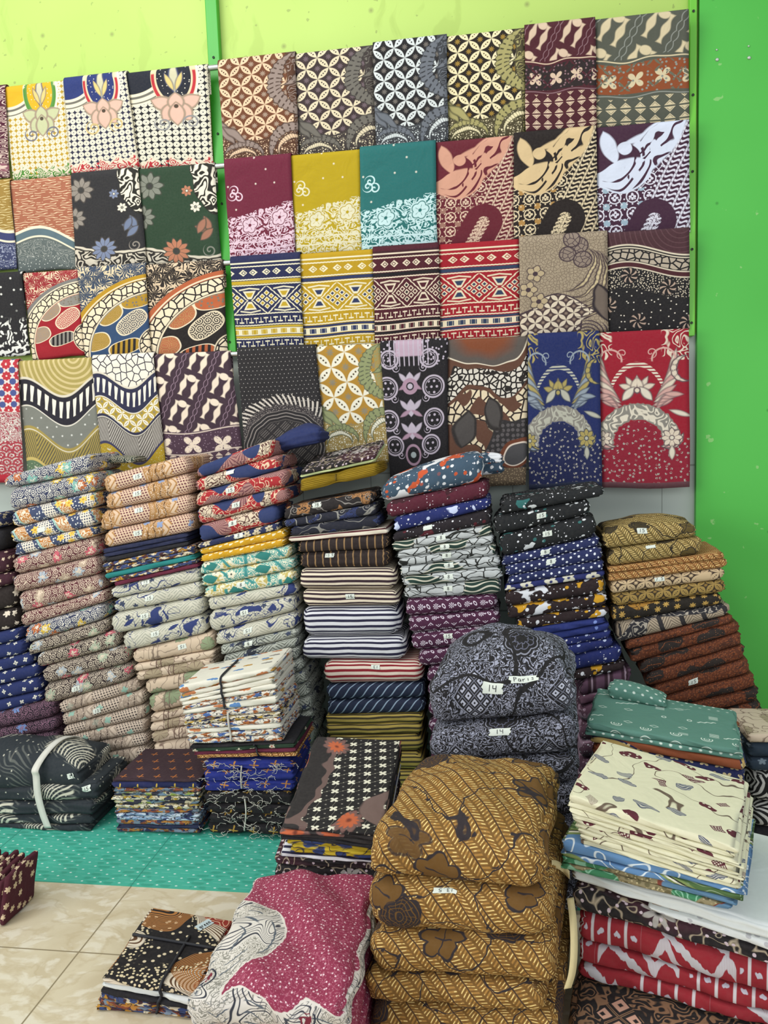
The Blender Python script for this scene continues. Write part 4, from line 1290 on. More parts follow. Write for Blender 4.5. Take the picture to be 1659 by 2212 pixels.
class Warp:
    "maps box coordinates (metres) of a folded cloth to the world"
    def __init__(s, quad, dep, r, nf, ns, gf, gs, wav, dome, seed, pinch=None, curl=0.0):
        BL, BR, TR, TL = [np.array(q, float) for q in quad]
        s.c = np.array([[[BL, TL], [BL + dep, TL + dep]], [[BR, TR], [BR + dep, TR + dep]]])
        s.W = np.linalg.norm(BR - BL); s.D = np.linalg.norm(dep)
        s.H = 0.5 * (np.linalg.norm(TL - BL) + np.linalg.norm(TR - BR))
        s.r = min(r if r else s.H * 0.40, s.H * 0.49, s.W * 0.45, s.D * 0.45)
        s.nf, s.ns, s.gf, s.gs, s.wav, s.dome, s.pinch, s.curl = nf, ns, gf, gs, wav, dome, pinch, curl
        rs = np.random.RandomState(seed); s.ph = rs.rand(12) * 6.28; s.fr = 0.7 + rs.rand(12) * 0.9
    def __call__(s, P):
        P = np.array(P, float)
        L = np.array([s.W, s.D, s.H]); x, y, z = P[:, 0].copy(), P[:, 1].copy(), P[:, 2].copy()
        q = np.clip(P, s.r, L - s.r); d = P - q
        n = np.linalg.norm(d, axis=1); n[n == 0] = 1
        o = q + d / n[:, None] * s.r * (np.abs(d).max(axis=1) / s.r)[:, None] ** 0.0 * (np.linalg.norm(d, axis=1) > 0)[:, None]
        o = np.where((np.linalg.norm(d, axis=1) > 0)[:, None], o, P)
        ph, fr = s.ph, s.fr
        hz = z / s.H
        # layer grooves on the folds
        front = np.clip(1 - y / (s.r * 1.2), 0, 1)
        if s.nf > 1:
            g = (1 - np.abs(np.sin(PI * s.nf * (hz + 0.03 * np.sin(x * 14 + ph[0]))))) ** 3
            o[:, 1] += front * g * s.gf
        if s.ns > 1:
            ex = np.clip(1 - x / (s.r * 1.2), 0, 1); er = np.clip(1 - (s.W - x) / (s.r * 1.2), 0, 1)
            g = (1 - np.abs(np.sin(PI * s.ns * (hz + 0.05 * np.sin(y * 20 + ph[1]))))) ** 2
            o[:, 0] += (ex - er) * g * s.gs
        w = s.wav
        if w:
            up = np.clip(hz * 1.6 - 0.3, 0, 1) * np.sin(PI * np.clip(x / s.W, 0, 1)) ** 0.5
            o[:, 1] += front * w * (np.sin(x * 17 * fr[2] + ph[2]) + 0.6 * np.sin(x * 41 * fr[3] + ph[3] + hz * 3) + 0.7 * np.sin(x * 90 * fr[8] + ph[8] + hz * 6) * 0.4)
            o[:, 2] += w * 0.35 * np.sin(x * 23 * fr[4] + y * 9 + ph[4]) * np.where(hz > 0.5, 1, 1) * np.sin(PI * hz) 
            o[:, 0] += w * 0.9 * (np.sin(y * 25 * fr[5] + hz * 4 + ph[5])) * np.where((x < s.r) | (x > s.W - s.r), 1, 0)
            if s.dome > 0.02:
                o[:, 2] += up * w * 1.2 * (np.sin(x * 21 * fr[6] + y * 13 * fr[7] + ph[6]) + 0.6 * np.sin(x * 13 - y * 31 + ph[7]) + 0.35 * np.sin(x * 60 + y * 44 + ph[9]))
        if s.dome:
            o[:, 2] += s.dome * np.clip(hz, 0, 1) * np.sin(PI * np.clip(x / s.W, 0, 1)) ** 0.7 * np.sin(PI * np.clip(y / s.D * 0.92 + 0.04, 0, 1)) ** 0.7
        if s.pinch is not None:
            px_, wd, am = s.pinch
            k = np.exp(-((x / s.W - px_) / wd) ** 2)
            o[:, 2] += (0.5 * s.H - o[:, 2]) * k * am * np.clip(1 - y / (s.D * 0.5), 0, 1)
            o[:, 1] += front * k * am * 0.02
        u, v, t = o[:, 0] / s.W, o[:, 1] / s.D, o[:, 2] / s.H
        out = 0
        for i in (0, 1):
            for j in (0, 1):
                for k in (0, 1):
                    wgt = (u if i else 1 - u) * (v if j else 1 - v) * (t if k else 1 - t)
                    out = out + wgt[:, None] * s.c[i, j, k]
        return out
SEED = [10]
def slab(quad, dep, mat, r=None, nf=1, ns=3, gf=0.006, gs=0.010, wav=0.0034, dome=0.0, off=None, parent=None,
         name='folded_cloth', nx=26, ny=10, nz=10, pinch=None, uvs=10.0, flipu=False):
    SEED[0] += 1
    W = Warp(quad, np.array(dep, float), r, nf, ns, gf, gs, wav, dome, SEED[0], pinch)
    if nf > 3 or ns > 4: nz = max(nz, min(34, 5 * max(nf, ns)))
    tx, ty = ticks(W.W, W.r, nx), ticks(W.D, W.r, ny)
    tz = W.H * (0.5 - 0.5 * np.cos(np.linspace(0, PI, nz + 1))) if nz <= 12 else np.linspace(0, W.H, nz + 1)
    P, F, side = cube_grid(len(tx) - 1, len(ty) - 1, len(tz) - 1)
    B = np.stack([tx[P[:, 0]], ty[P[:, 1]], tz[P[:, 2]]], 1)
    V = W(B)
    ou, ov = off if off is not None else (random.random() * 20, random.random() * 20)
    L = B[F]                                     # faces x 4 x 3
    uv = np.zeros((len(F), 4, 2))
    X, Y, Z = L[..., 0], L[..., 1], L[..., 2]
    S = side[:, None]
    uv[..., 0] = np.where(S == 4, -Y, np.where(S == 5, W.W + Y, X))
    uv[..., 1] = np.where(S == 0, Z, np.where(S == 2, W.H + Y, np.where(S == 3, -Y, np.where(S == 1, W.H + W.D + (W.H - Z), Z))))
    if flipu: uv[..., 0] = W.W - uv[..., 0]
    uv = uv * uvs + np.array([ou, ov])
    o = make_obj(name, V, F, mat, uv.reshape(-1, 2), parent)
    o_w = W; 
    return o, W

STROKES = {
 '1': [[(0.5, 1), (0.45, 0)]], '5': [[(0.85, 1), (0.3, 0.98), (0.22, 0.55), (0.6, 0.62), (0.85, 0.35), (0.6, 0.03), (0.12, 0.08)]],
 '8': [[(0.5, 0.52), (0.2, 0.78), (0.5, 1), (0.8, 0.78), (0.5, 0.52), (0.15, 0.25), (0.5, 0), (0.85, 0.25), (0.5, 0.52)]],
 '4': [[(0.15, 1), (0.15, 0.5), (0.8, 0.5)], [(0.8, 1), (0.75, 0)]],
 '3': [[(0.15, 0.95), (0.6, 1), (0.75, 0.78), (0.4, 0.55), (0.8, 0.3), (0.6, 0.02), (0.12, 0.06)]],
 '7': [[(0.1, 1), (0.85, 0.97), (0.4, 0)]], 'B': [[(0.2, 0), (0.2, 1), (0.65, 0.95), (0.7, 0.7), (0.25, 0.55), (0.8, 0.4), (0.7, 0.05), (0.2, 0)]],
 '.': [[(0.45, 0.05), (0.55, 0.0)]], 'p': [[(0.15, -0.4), (0.2, 0.6), (0.7, 0.55), (0.7, 0.15), (0.2, 0.1)]], 'P': [[(0.2, 0), (0.2, 1), (0.75, 0.9), (0.7, 0.55), (0.22, 0.5)]],
 'a': [[(0.75, 0.55), (0.3, 0.6), (0.2, 0.1), (0.6, 0.05), (0.75, 0.5), (0.8, 0)]], 'r': [[(0.2, 0.6), (0.25, 0)], [(0.25, 0.4), (0.7, 0.6)]],
 'i': [[(0.4, 0.6), (0.4, 0)]], 's': [[(0.75, 0.55), (0.3, 0.55), (0.6, 0.28), (0.6, 0.02), (0.2, 0.03)]],
 'g': [[(0.7, 0.5), (0.25, 0.55), (0.25, 0.1), (0.7, 0.15), (0.7, 0.6), (0.65, -0.4), (0.2, -0.3)]], 'o': [[(0.5, 0.6), (0.2, 0.3), (0.5, 0), (0.8, 0.3), (0.5, 0.6)]],
 'e': [[(0.2, 0.3), (0.75, 0.35), (0.5, 0.6), (0.2, 0.3), (0.4, 0), (0.75, 0.08)]], 'n': [[(0.2, 0.6), (0.22, 0)], [(0.22, 0.45), (0.6, 0.6), (0.75, 0)]],
}
def price_label(W, parent, text, cx, cz, w=0.034, h=0.02, ang=0.0, flip=False, top=False, col='dfe6da'):
    "paper sticker lying on the front fold (or the top) of a cloth, with pen strokes"
    ca, sa = math.cos(math.radians(ang)), math.sin(math.radians(ang))
    X0 = cx * W.W; Z0 = cz * (W.D if top else W.H)
    def surf(u, v, lift):
        u = np.asarray(u, float); v = np.asarray(v, float)
        X = X0 + u * ca - v * sa; Z = Z0 + u * sa + v * ca
        def base(X, Z):
            if top: return W(np.stack([X, Z, np.full_like(X, W.H)], 1))
            return W(np.stack([X, np.zeros_like(X), np.clip(Z, 0, W.H)], 1))
        e = 0.002
        p = base(X, Z); a = base(X + e, Z) - p; b = base(X, Z + e) - base(X, Z - e)
        n = np.cross(a, b); n /= np.maximum(np.linalg.norm(n, axis=1), 1e-9)[:, None]
        return p + n * lift
    nu, nv = 9, 7
    g = [(i / (nu - 1) - 0.5, j / (nv - 1) - 0.5) for j in range(nv) for i in range(nu)]
    rs = random.Random(int(X0 * 9999) + len(text)); tear = [rs.uniform(-0.06, 0.06) for _ in range(20)]
    u = [(a + (tear[int((b + .5) * 6)] if abs(a) > 0.45 else 0)) * w for a, b in g]; v = [b * h for a, b in g]
    V = surf(u, v, 0.0016)
    F = [(j * nu + i, j * nu + i + 1, (j + 1) * nu + i + 1, (j + 1) * nu + i) for j in range(nv - 1) for i in range(nu - 1)]
    lb = make_obj('price_label', V, F, plain('label_paper_' + col, col, 0.6), None, parent)
    lb['label'] = 'white paper price label marked ' + text if text else 'blank white paper label'
    if text:
        VV, FF = [], []
        n = len(text); cw = min(w * 0.8 / n, h * 0.5); ch = h * 0.58; hw = h * 0.035
        for k, chh in enumerate(text):
            for st in STROKES.get(chh, []):
                pts = []
                for i in range(len(st) - 1):
                    for t in np.linspace(0, 1, 5)[:-1]: pts.append((st[i][0] * (1 - t) + st[i + 1][0] * t, st[i][1] * (1 - t) + st[i + 1][1] * t))
                pts.append(st[-1])
                q = np.array([((k - n / 2 + a) * cw, (b - 0.5) * ch) for a, b in pts])
                if flip: q = -q
                d = np.gradient(q, axis=0); d /= np.maximum(np.linalg.norm(d, axis=1), 1e-9)[:, None]
                nn = np.stack([-d[:, 1], d[:, 0]], 1) * hw
                a, b = q + nn, q - nn
                A = surf(a[:, 0], a[:, 1], 0.0024); Bv = surf(b[:, 0], b[:, 1], 0.0024)
                s0 = len(VV); m = len(q)
                VV += A.tolist() + Bv.tolist()
                FF += [(s0 + i, s0 + m + i, s0 + m + i + 1, s0 + i + 1) for i in range(m - 1)]
        if VV: make_obj('handwriting', VV, FF, plain('pen_ink', '1c1c20', 0.5), None, lb)
    return lb

def tube(name, pts, r, mat, parent=None, sides=8, flat=1.0, origin=None):
    P = np.array(pts, float); n = len(P)
    T = np.gradient(P, axis=0); T /= np.maximum(np.linalg.norm(T, axis=1), 1e-9)[:, None]
    up = np.array([0.13, 0.2, 0.97]); V = []
    for i in range(n):
        a = np.cross(T[i], up); 
        if np.linalg.norm(a) < 0.1: a = np.cross(T[i], [1, 0, 0])
        a /= np.linalg.norm(a); b = np.cross(T[i], a)
        for k in range(sides):
            t = 2 * PI * k / sides
            V.append(P[i] + a * math.cos(t) * r + b * math.sin(t) * r * flat)
    F = [(i * sides + k, i * sides + (k + 1) % sides, (i + 1) * sides + (k + 1) % sides, (i + 1) * sides + k) for i in range(n - 1) for k in range(sides)]
    F.append(tuple(range(sides))[::-1]); F.append(tuple((n - 1) * sides + k for k in range(sides)))
    if name is None: return V, F
    return make_obj(name, V, F, mat, None, parent, origin)
def smooth_path(pts, n=8):
    P = np.array(pts, float); P = np.vstack([2 * P[0] - P[1], P, 2 * P[-1] - P[-2]]); out = []
    for i in range(1, len(P) - 2):
        for t in np.linspace(0, 1, n, endpoint=False):
            a, b, c, d = P[i - 1], P[i], P[i + 1], P[i + 2]
            out.append(0.5 * ((2 * b) + (-a + c) * t + (2 * a - 5 * b + 4 * c - d) * t * t + (-a + 3 * b - 3 * c + d) * t ** 3))
    out.append(P[-2]); return np.array(out)
def ribbon(name, pts, width_vec, th, mat, parent=None):
    "flat strap following points; width along width_vec"
    P = np.array(pts, float); wv = np.array(width_vec, float); wn = wv / np.linalg.norm(wv)
    T = np.gradient(P, axis=0); T /= np.linalg.norm(T, axis=1)[:, None]
    V = []
    for p, t in zip(P, T):
        n = np.cross(wn, t); n /= max(np.linalg.norm(n), 1e-6)
        V += [p - wv / 2 - n * th / 2, p + wv / 2 - n * th / 2, p + wv / 2 + n * th / 2, p - wv / 2 + n * th / 2]
    F = []
    for i in range(len(P) - 1):
        a, b = i * 4, i * 4 + 4
        for k in range(4): F.append((a + k, a + (k + 1) % 4, b + (k + 1) % 4, b + k))
    F.append((3, 2, 1, 0)); e = (len(P) - 1) * 4; F.append((e, e + 1, e + 2, e + 3))
    return make_obj(name, V, F, mat, None, parent)
def box(name, a, b, mat, parent=None, bev=0.0, uvxy=None):
    a, b = np.array(a, float), np.array(b, float)
    V = [(x, y, z) for z in (a[2], b[2]) for y in (a[1], b[1]) for x in (a[0], b[0])]
    F = [(0, 1, 5, 4), (2, 0, 4, 6), (3, 2, 6, 7), (1, 3, 7, 5), (4, 5, 7, 6), (2, 3, 1, 0)]
    uv = []
    for f in F:
        for i in f:
            p = V[i]; uv.append((p[0], p[1] if uvxy == 'xy' else p[2]) if uvxy else (p[0], p[2]))
    o = make_obj(name, V, F, mat, uv, parent, smooth=False)
    if bev:
        m = o.modifiers.new('bevel', 'BEVEL'); m.width = bev; m.segments = 2
    return o

# ------------------------------------------------------------------ the room
def f_floor(x, y):
    c = C('c9bb9d')
    xx, yy = warp(x, y, 0.10, 5.0)
    c.put(gt(noi(xx, yy, 6.0, 6.0), 0.48, 0.2), 'd3c7ab')
    c.put(gt(noi(xx, yy * 1.8, 11.0, 6.0, 3.0), 0.56, 0.10) * 0.8, 'e0d8c4')
    c.put(lt(ab(noi(xx, yy * 1.5, 5.0, 5.0, 9.0) - 0.5), 0.015, 0.05) * 0.5, 'b9a784')
    g = mi(ab(wr((x + 1.252) / 0.6)), ab(wr((y + 1.378) / 0.6)))
    c.put(lt(g, 0.004, 0.003), '8d8065')
    return c
def f_wall(x, y):
    c = C('b2cf6a')
    c.put(gt(noi(x, y, 0.9, 2.0), 0.45, 0.3), 'bad672')
    xx, yy = warp(x, y, 0.1, 6.0)
    c.put(gt(noi(xx * 1.0, yy * 0.3, 7.0, 4.0, 3.0), 0.66, 0.05) * 0.35, '9fb75a')
    c.put(gt(noi(x, y, 26.0, 2.0, 5.0), 0.76, 0.02) * 0.6, '8b9a58')
    c.put(rdots(x, y, 3.0, 0.012, 0.8), '7b7a52')
    return c
def f_dado(x, y):
    c = C('b9c2ba')
    g = mi(ab(wr((x - 0.03) / 0.3)), ab(wr((y - 0.08) / 0.6)))
    c.put(lt(g, 0.006, 0.006), '8e948d'); return c
def f_column(x, y):
    c = C('52b54a')
    c.put(gt(noi(x, y, 1.3, 2.0), 0.5, 0.3), '58bc50')
    c.put(gt(noi(x, y, 14.0, 3.0, 4.0), 0.74, 0.02) * 0.5, 'a8cf8a')
    c.put(rdots(x, y, 5.0, 0.012, 0.2), '2a6a2a')
    return c
def f_mat(x, y):
    c = C('46b49c')
    X, Y = x * 30.0, y * 44.0
    row = fl(Y); XX = X * 0.5 + mod2(row) * 0.5
    u, v = wr(XX), Y - row - 0.5
    c.put(lt(hy(u, v * 0.8), 0.34, 0.06) * gt(noi(x, y, 14.0, 0.0), 0.47, 0.08), '3aa48c')
    c.put(lt(ab(v - 0.38), 0.05, 0.05) * lt(ab(u), 0.25, 0.05) , '6cc4b0')
    c.put(lt(hy(wr(XX + 0.5) * 2.0, v - 0.1), 0.13, 0.06), 'd3eee4')
    g = ab(wr((x + 1.252) / 0.6)); c.put(lt(g, 0.003, 0.003), '2a8a78')
    return c
ROW4Z = 1.80
fl_o = box('floor', (-4.2, -4.2, -0.05), (2.2, 0.02, 0.0), material('marble_tile', f_floor, 0.22, 0, weave=False), uvxy='xy'); fl_o['kind'] = 'structure'
wb = box('wall_back', (-4.2, 0.0, ROW4Z), (1.9, 0.12, 4.3), material('lime_paint', f_wall, 0.55, 0, weave=False)); wb['kind'] = 'structure'
wd = box('trim_1', (-4.2, 0.0, 0.0), (0.80, 0.119, ROW4Z), material('wall_tile', f_dado, 0.25, 0, weave=False)); wd['kind'] = 'structure'
cxl = float(at_y(1505, 900, -0.03)[0])
wc = box('wall_right', (cxl, -0.03, 0.0), (2.0, 0.3, 4.3), material('green_paint', f_column, 0.42, 0, weave=False)); wc['kind'] = 'structure'
mat_o = box('floor_mat', (-3.4, -1.045, 0.0), (0.75, -0.02, 0.0025), material('turquoise_sheet', f_mat, 0.5, 0.05), uvxy='xy')
tag(mat_o, 'turquoise plastic sheet with small white dots spread on the floor below the stacks', 'floor sheet')
def f_post(x, y):
    c = C('3aa22e'); c.put(lt(hy(wr(x * 1.0 + 0.5) * 0 + 0.0 * x, wr(y / 0.3)) , 0.02, 0.01) , '1b5a1c'); return c
def post(x, z0, w, h, label):
    root = empty('slotted_post', (x, -0.02, z0))
    tag(root, label, 'post', 'upright posts that carry the steel rails')
    body = box('upright', (x - w / 2, -0.035, z0), (x + w / 2, -0.001, z0 + h), plain(h_name := 'post_paint_' + str(round(w, 3)), '38a52b' if w > 0.04 else '6fc63a', 0.4), root, 0.003)
    for zz in (0.05, 0.33, 0.62, 0.90, 1.20):
        p = []
        for k in range(12): p.append((x + 0.005 * math.cos(k * PI / 6), -0.0358, z0 + zz + 0.005 * math.sin(k * PI / 6)))
        q = [(a, -0.038, c) for a, b, c in p]
        make_obj('screw', p + q, [tuple(range(12)), tuple(range(23, 11, -1))] + [(k, (k + 1) % 12, 12 + (k + 1) % 12, 12 + k) for k in range(12)], plain('dark_screw', '20301e', 0.4), None, root)
    return root
px1 = float(at_y(478, 400, -0.03)[0])
post(px1, ROW4Z + 0.01, 0.05, 2.2, 'bright green upright post between the two groups of hanging cloths')
post(float(at_y(1495, 400, -0.03)[0]), ROW4Z - 0.01, 0.026, 2.2, 'narrow lime green upright post beside the dark green wall panel')
# small screws and plaster scars on the green panel
for i, (a, b) in enumerate(((1549, 129), (1618, 125), (1548, 108), (1617, 100))):
    p = at_y(a, b, -0.03); r = 0.007 if i < 2 else 0.004
    ring = [(p[0] + r * math.cos(k * PI / 5) * (1 + 0.2 * math.sin(k * 3)), -0.0305, p[2] + r * math.sin(k * PI / 5)) for k in range(10)]
    top = [(p[0] + 0.5 * (a_ - p[0]), -0.0345, p[2] + 0.5 * (c_ - p[2])) for a_, b_, c_ in ring]
    o = make_obj('wall_plug', ring + top, [tuple(range(10, 20))] + [(k, (k + 1) % 10, 10 + (k + 1) % 10, 10 + k) for k in range(10)] + [tuple(range(9, -1, -1))], plain('plug_metal', 'c9cfc4', 0.35, 0.3))
    tag(o, ['larger left metal wall plug high on the green panel', 'larger right metal wall plug high on the green panel', 'small left screw hole patch above the green panel plug', 'small right screw hole patch above the green panel plug'][i], 'wall plug')

# ------------------------------------------------------------------ rails and hanging cloths
RODY, RR = -0.090, 0.012
steel = plain('brushed_steel', 'c4c8c6', 0.28, 0.9)
RODS = []
for i, (yl, yr, word) in enumerate(((146, 30, 'topmost'), (360, 268, 'second highest'), (570, 500, 'third highest'), (767, 718, 'lowest'))):
    A = at_y(462, yl, RODY); B = at_y(1485, yr, RODY)
    sl = (B[2] - A[2]) / (B[0] - A[0])
    xa, xb = -2.75, B[0] + 0.0
    RODS.append((A, sl))
    rp = np.array([(xa + (xb - xa) * t, RODY, A[2] + sl * (xa + (xb - xa) * t - A[0])) for t in np.linspace(0, 1, 12)])
    o = tube('steel_rail', rp, RR - 0.001, steel, sides=14)
    tag(o, word + ' of the four steel rails carrying the hanging cloths', 'rail', 'steel rails on the wall')
def rodz(i, x): A, s = RODS[i]; return A[2] + s * (x - A[0])

PREVH = {}
def hang(row, k, TL, TR, BL, BR, mat, label, ymax, noteyb=None):
    if row in PREVH:
        TL = (max(TL[0], PREVH[row][0] - 1.0), TL[1]); BL = (max(BL[0], PREVH[row][1] - 3.0), BL[1])
    PREVH[row] = (TR[0], BR[0])
    yb = (-0.038 if row < 3 else -0.088) - (0.0 if k % 2 else 0.010)
    rr = RR + (0.0020 if k % 2 else 0.0110)
    yf = RODY - rr
    T0, T1 = at_y(TL[0], TL[1], yf), at_y(TR[0], TR[1], yf)
    B0, B1 = at_y(BL[0], BL[1], yb), at_y(BR[0], BR[1], yb)
    nu, nt = 18, 26
    rs = np.random.RandomState(row * 17 + k)
    ph = rs.rand(6) * 6.28; f1, f2 = 1.0 + rs.rand() * 1.2, 2.4 + rs.rand() * 1.5
    th = 0.0032
    cols = []
    uvc = []
    for i in range(nu + 1):
        u = i / nu
        T = T0 * (1 - u) + T1 * u; Bp = B0 * (1 - u) + B1 * u
        T[2] = rodz(row, T[0])
        path = []; vv = []
        Hh = T[2] - Bp[2]
        for j in range(nt + 1):
            t = j / nt                                   # 0 bottom .. 1 top
            p = Bp * (1 - t) + T * t
            a = (1 - t) ** 0.7 * min(1.0, (1 - t) * 4)
            p[1] += a * (0.0015 * math.sin(f1 * 6.28 * u + ph[0]) + 0.0007 * math.sin(f2 * 6.28 * u + ph[1] + t * 3)) + 0.0006 * math.sin(9 * t + ph[2] + 5 * u) * (1 - t)
            p[0] += 0.002 * math.sin(7 * t + ph[3]) * (1 - t)
            p[2] += (1 - t) * 0.003 * math.sin(6 * u + ph[4])
            path.append(p); vv.append((1 - t) * ymax)
        for j in range(1, 9):
            an = PI - j * PI / 8
            path.append(np.array([T[0], RODY + rr * math.cos(an), T[2] + rr * math.sin(an)])); vv.append(-0.02 * j)
        for j in range(1, 7):
            path.append(np.array([T[0], RODY + rr + 0.0001 * j, T[2] - 0.016 * j])); vv.append(-0.16 - 0.1 * j)
        P = np.array(path); d = np.gradient(P, axis=0)
        n = np.stack([np.zeros(len(P)), -d[:, 2], d[:, 1]], 1); n /= np.linalg.norm(n, axis=1)[:, None]
        cols.append((P + n * th / 2, P - n * th / 2)); uvc.append(vv)
    m = len(cols[0][0])
    V = []; 
    for o_, i_ in cols: V += o_.tolist() + i_.tolist()
    F, UV = [], []
    def vid(i, s, j): return i * 2 * m + s * m + j
    for i in range(nu):
        for j in range(m - 1):
            for s in (0, 1):
                f = [(i, j), (i + 1, j), (i + 1, j + 1), (i, j + 1)]
                if s: f = f[::-1]
                F.append(tuple(vid(a, s, b) for a, b in f)); UV += [(a / nu, uvc[a][b]) for a, b in f]
    for i in (0, nu):
        for j in range(m - 1):
            f = [vid(i, 0, j), vid(i, 0, j + 1), vid(i, 1, j + 1), vid(i, 1, j)]
            F.append(tuple(f) if i == 0 else tuple(f[::-1])); q = [(i / nu, uvc[i][j]), (i / nu, uvc[i][j + 1])] * 2; UV += q
    for j in (0, m - 1):
        for i in range(nu):
            F.append((vid(i, 0, j), vid(i, 1, j), vid(i + 1, 1, j), vid(i + 1, 0, j))); UV += [(i / nu, uvc[i][j])] * 4
    o = make_obj('hanging_cloth', V, F, mat, UV)
    tag(o, label, 'cloth', ['cloths on the top rail', 'cloths on the second rail', 'cloths on the third rail', 'cloths on the lowest rail'][row])
    return o
HM = {
 'm0': (p_arch('e9e2cc', '5a1f34', '6b2038', 'c9a090', 'e9dfc2', 'd8b0a0', '5a1f34'),),
}
def hm(n, f): return material('print_' + n, f, 0.88, 0.38)
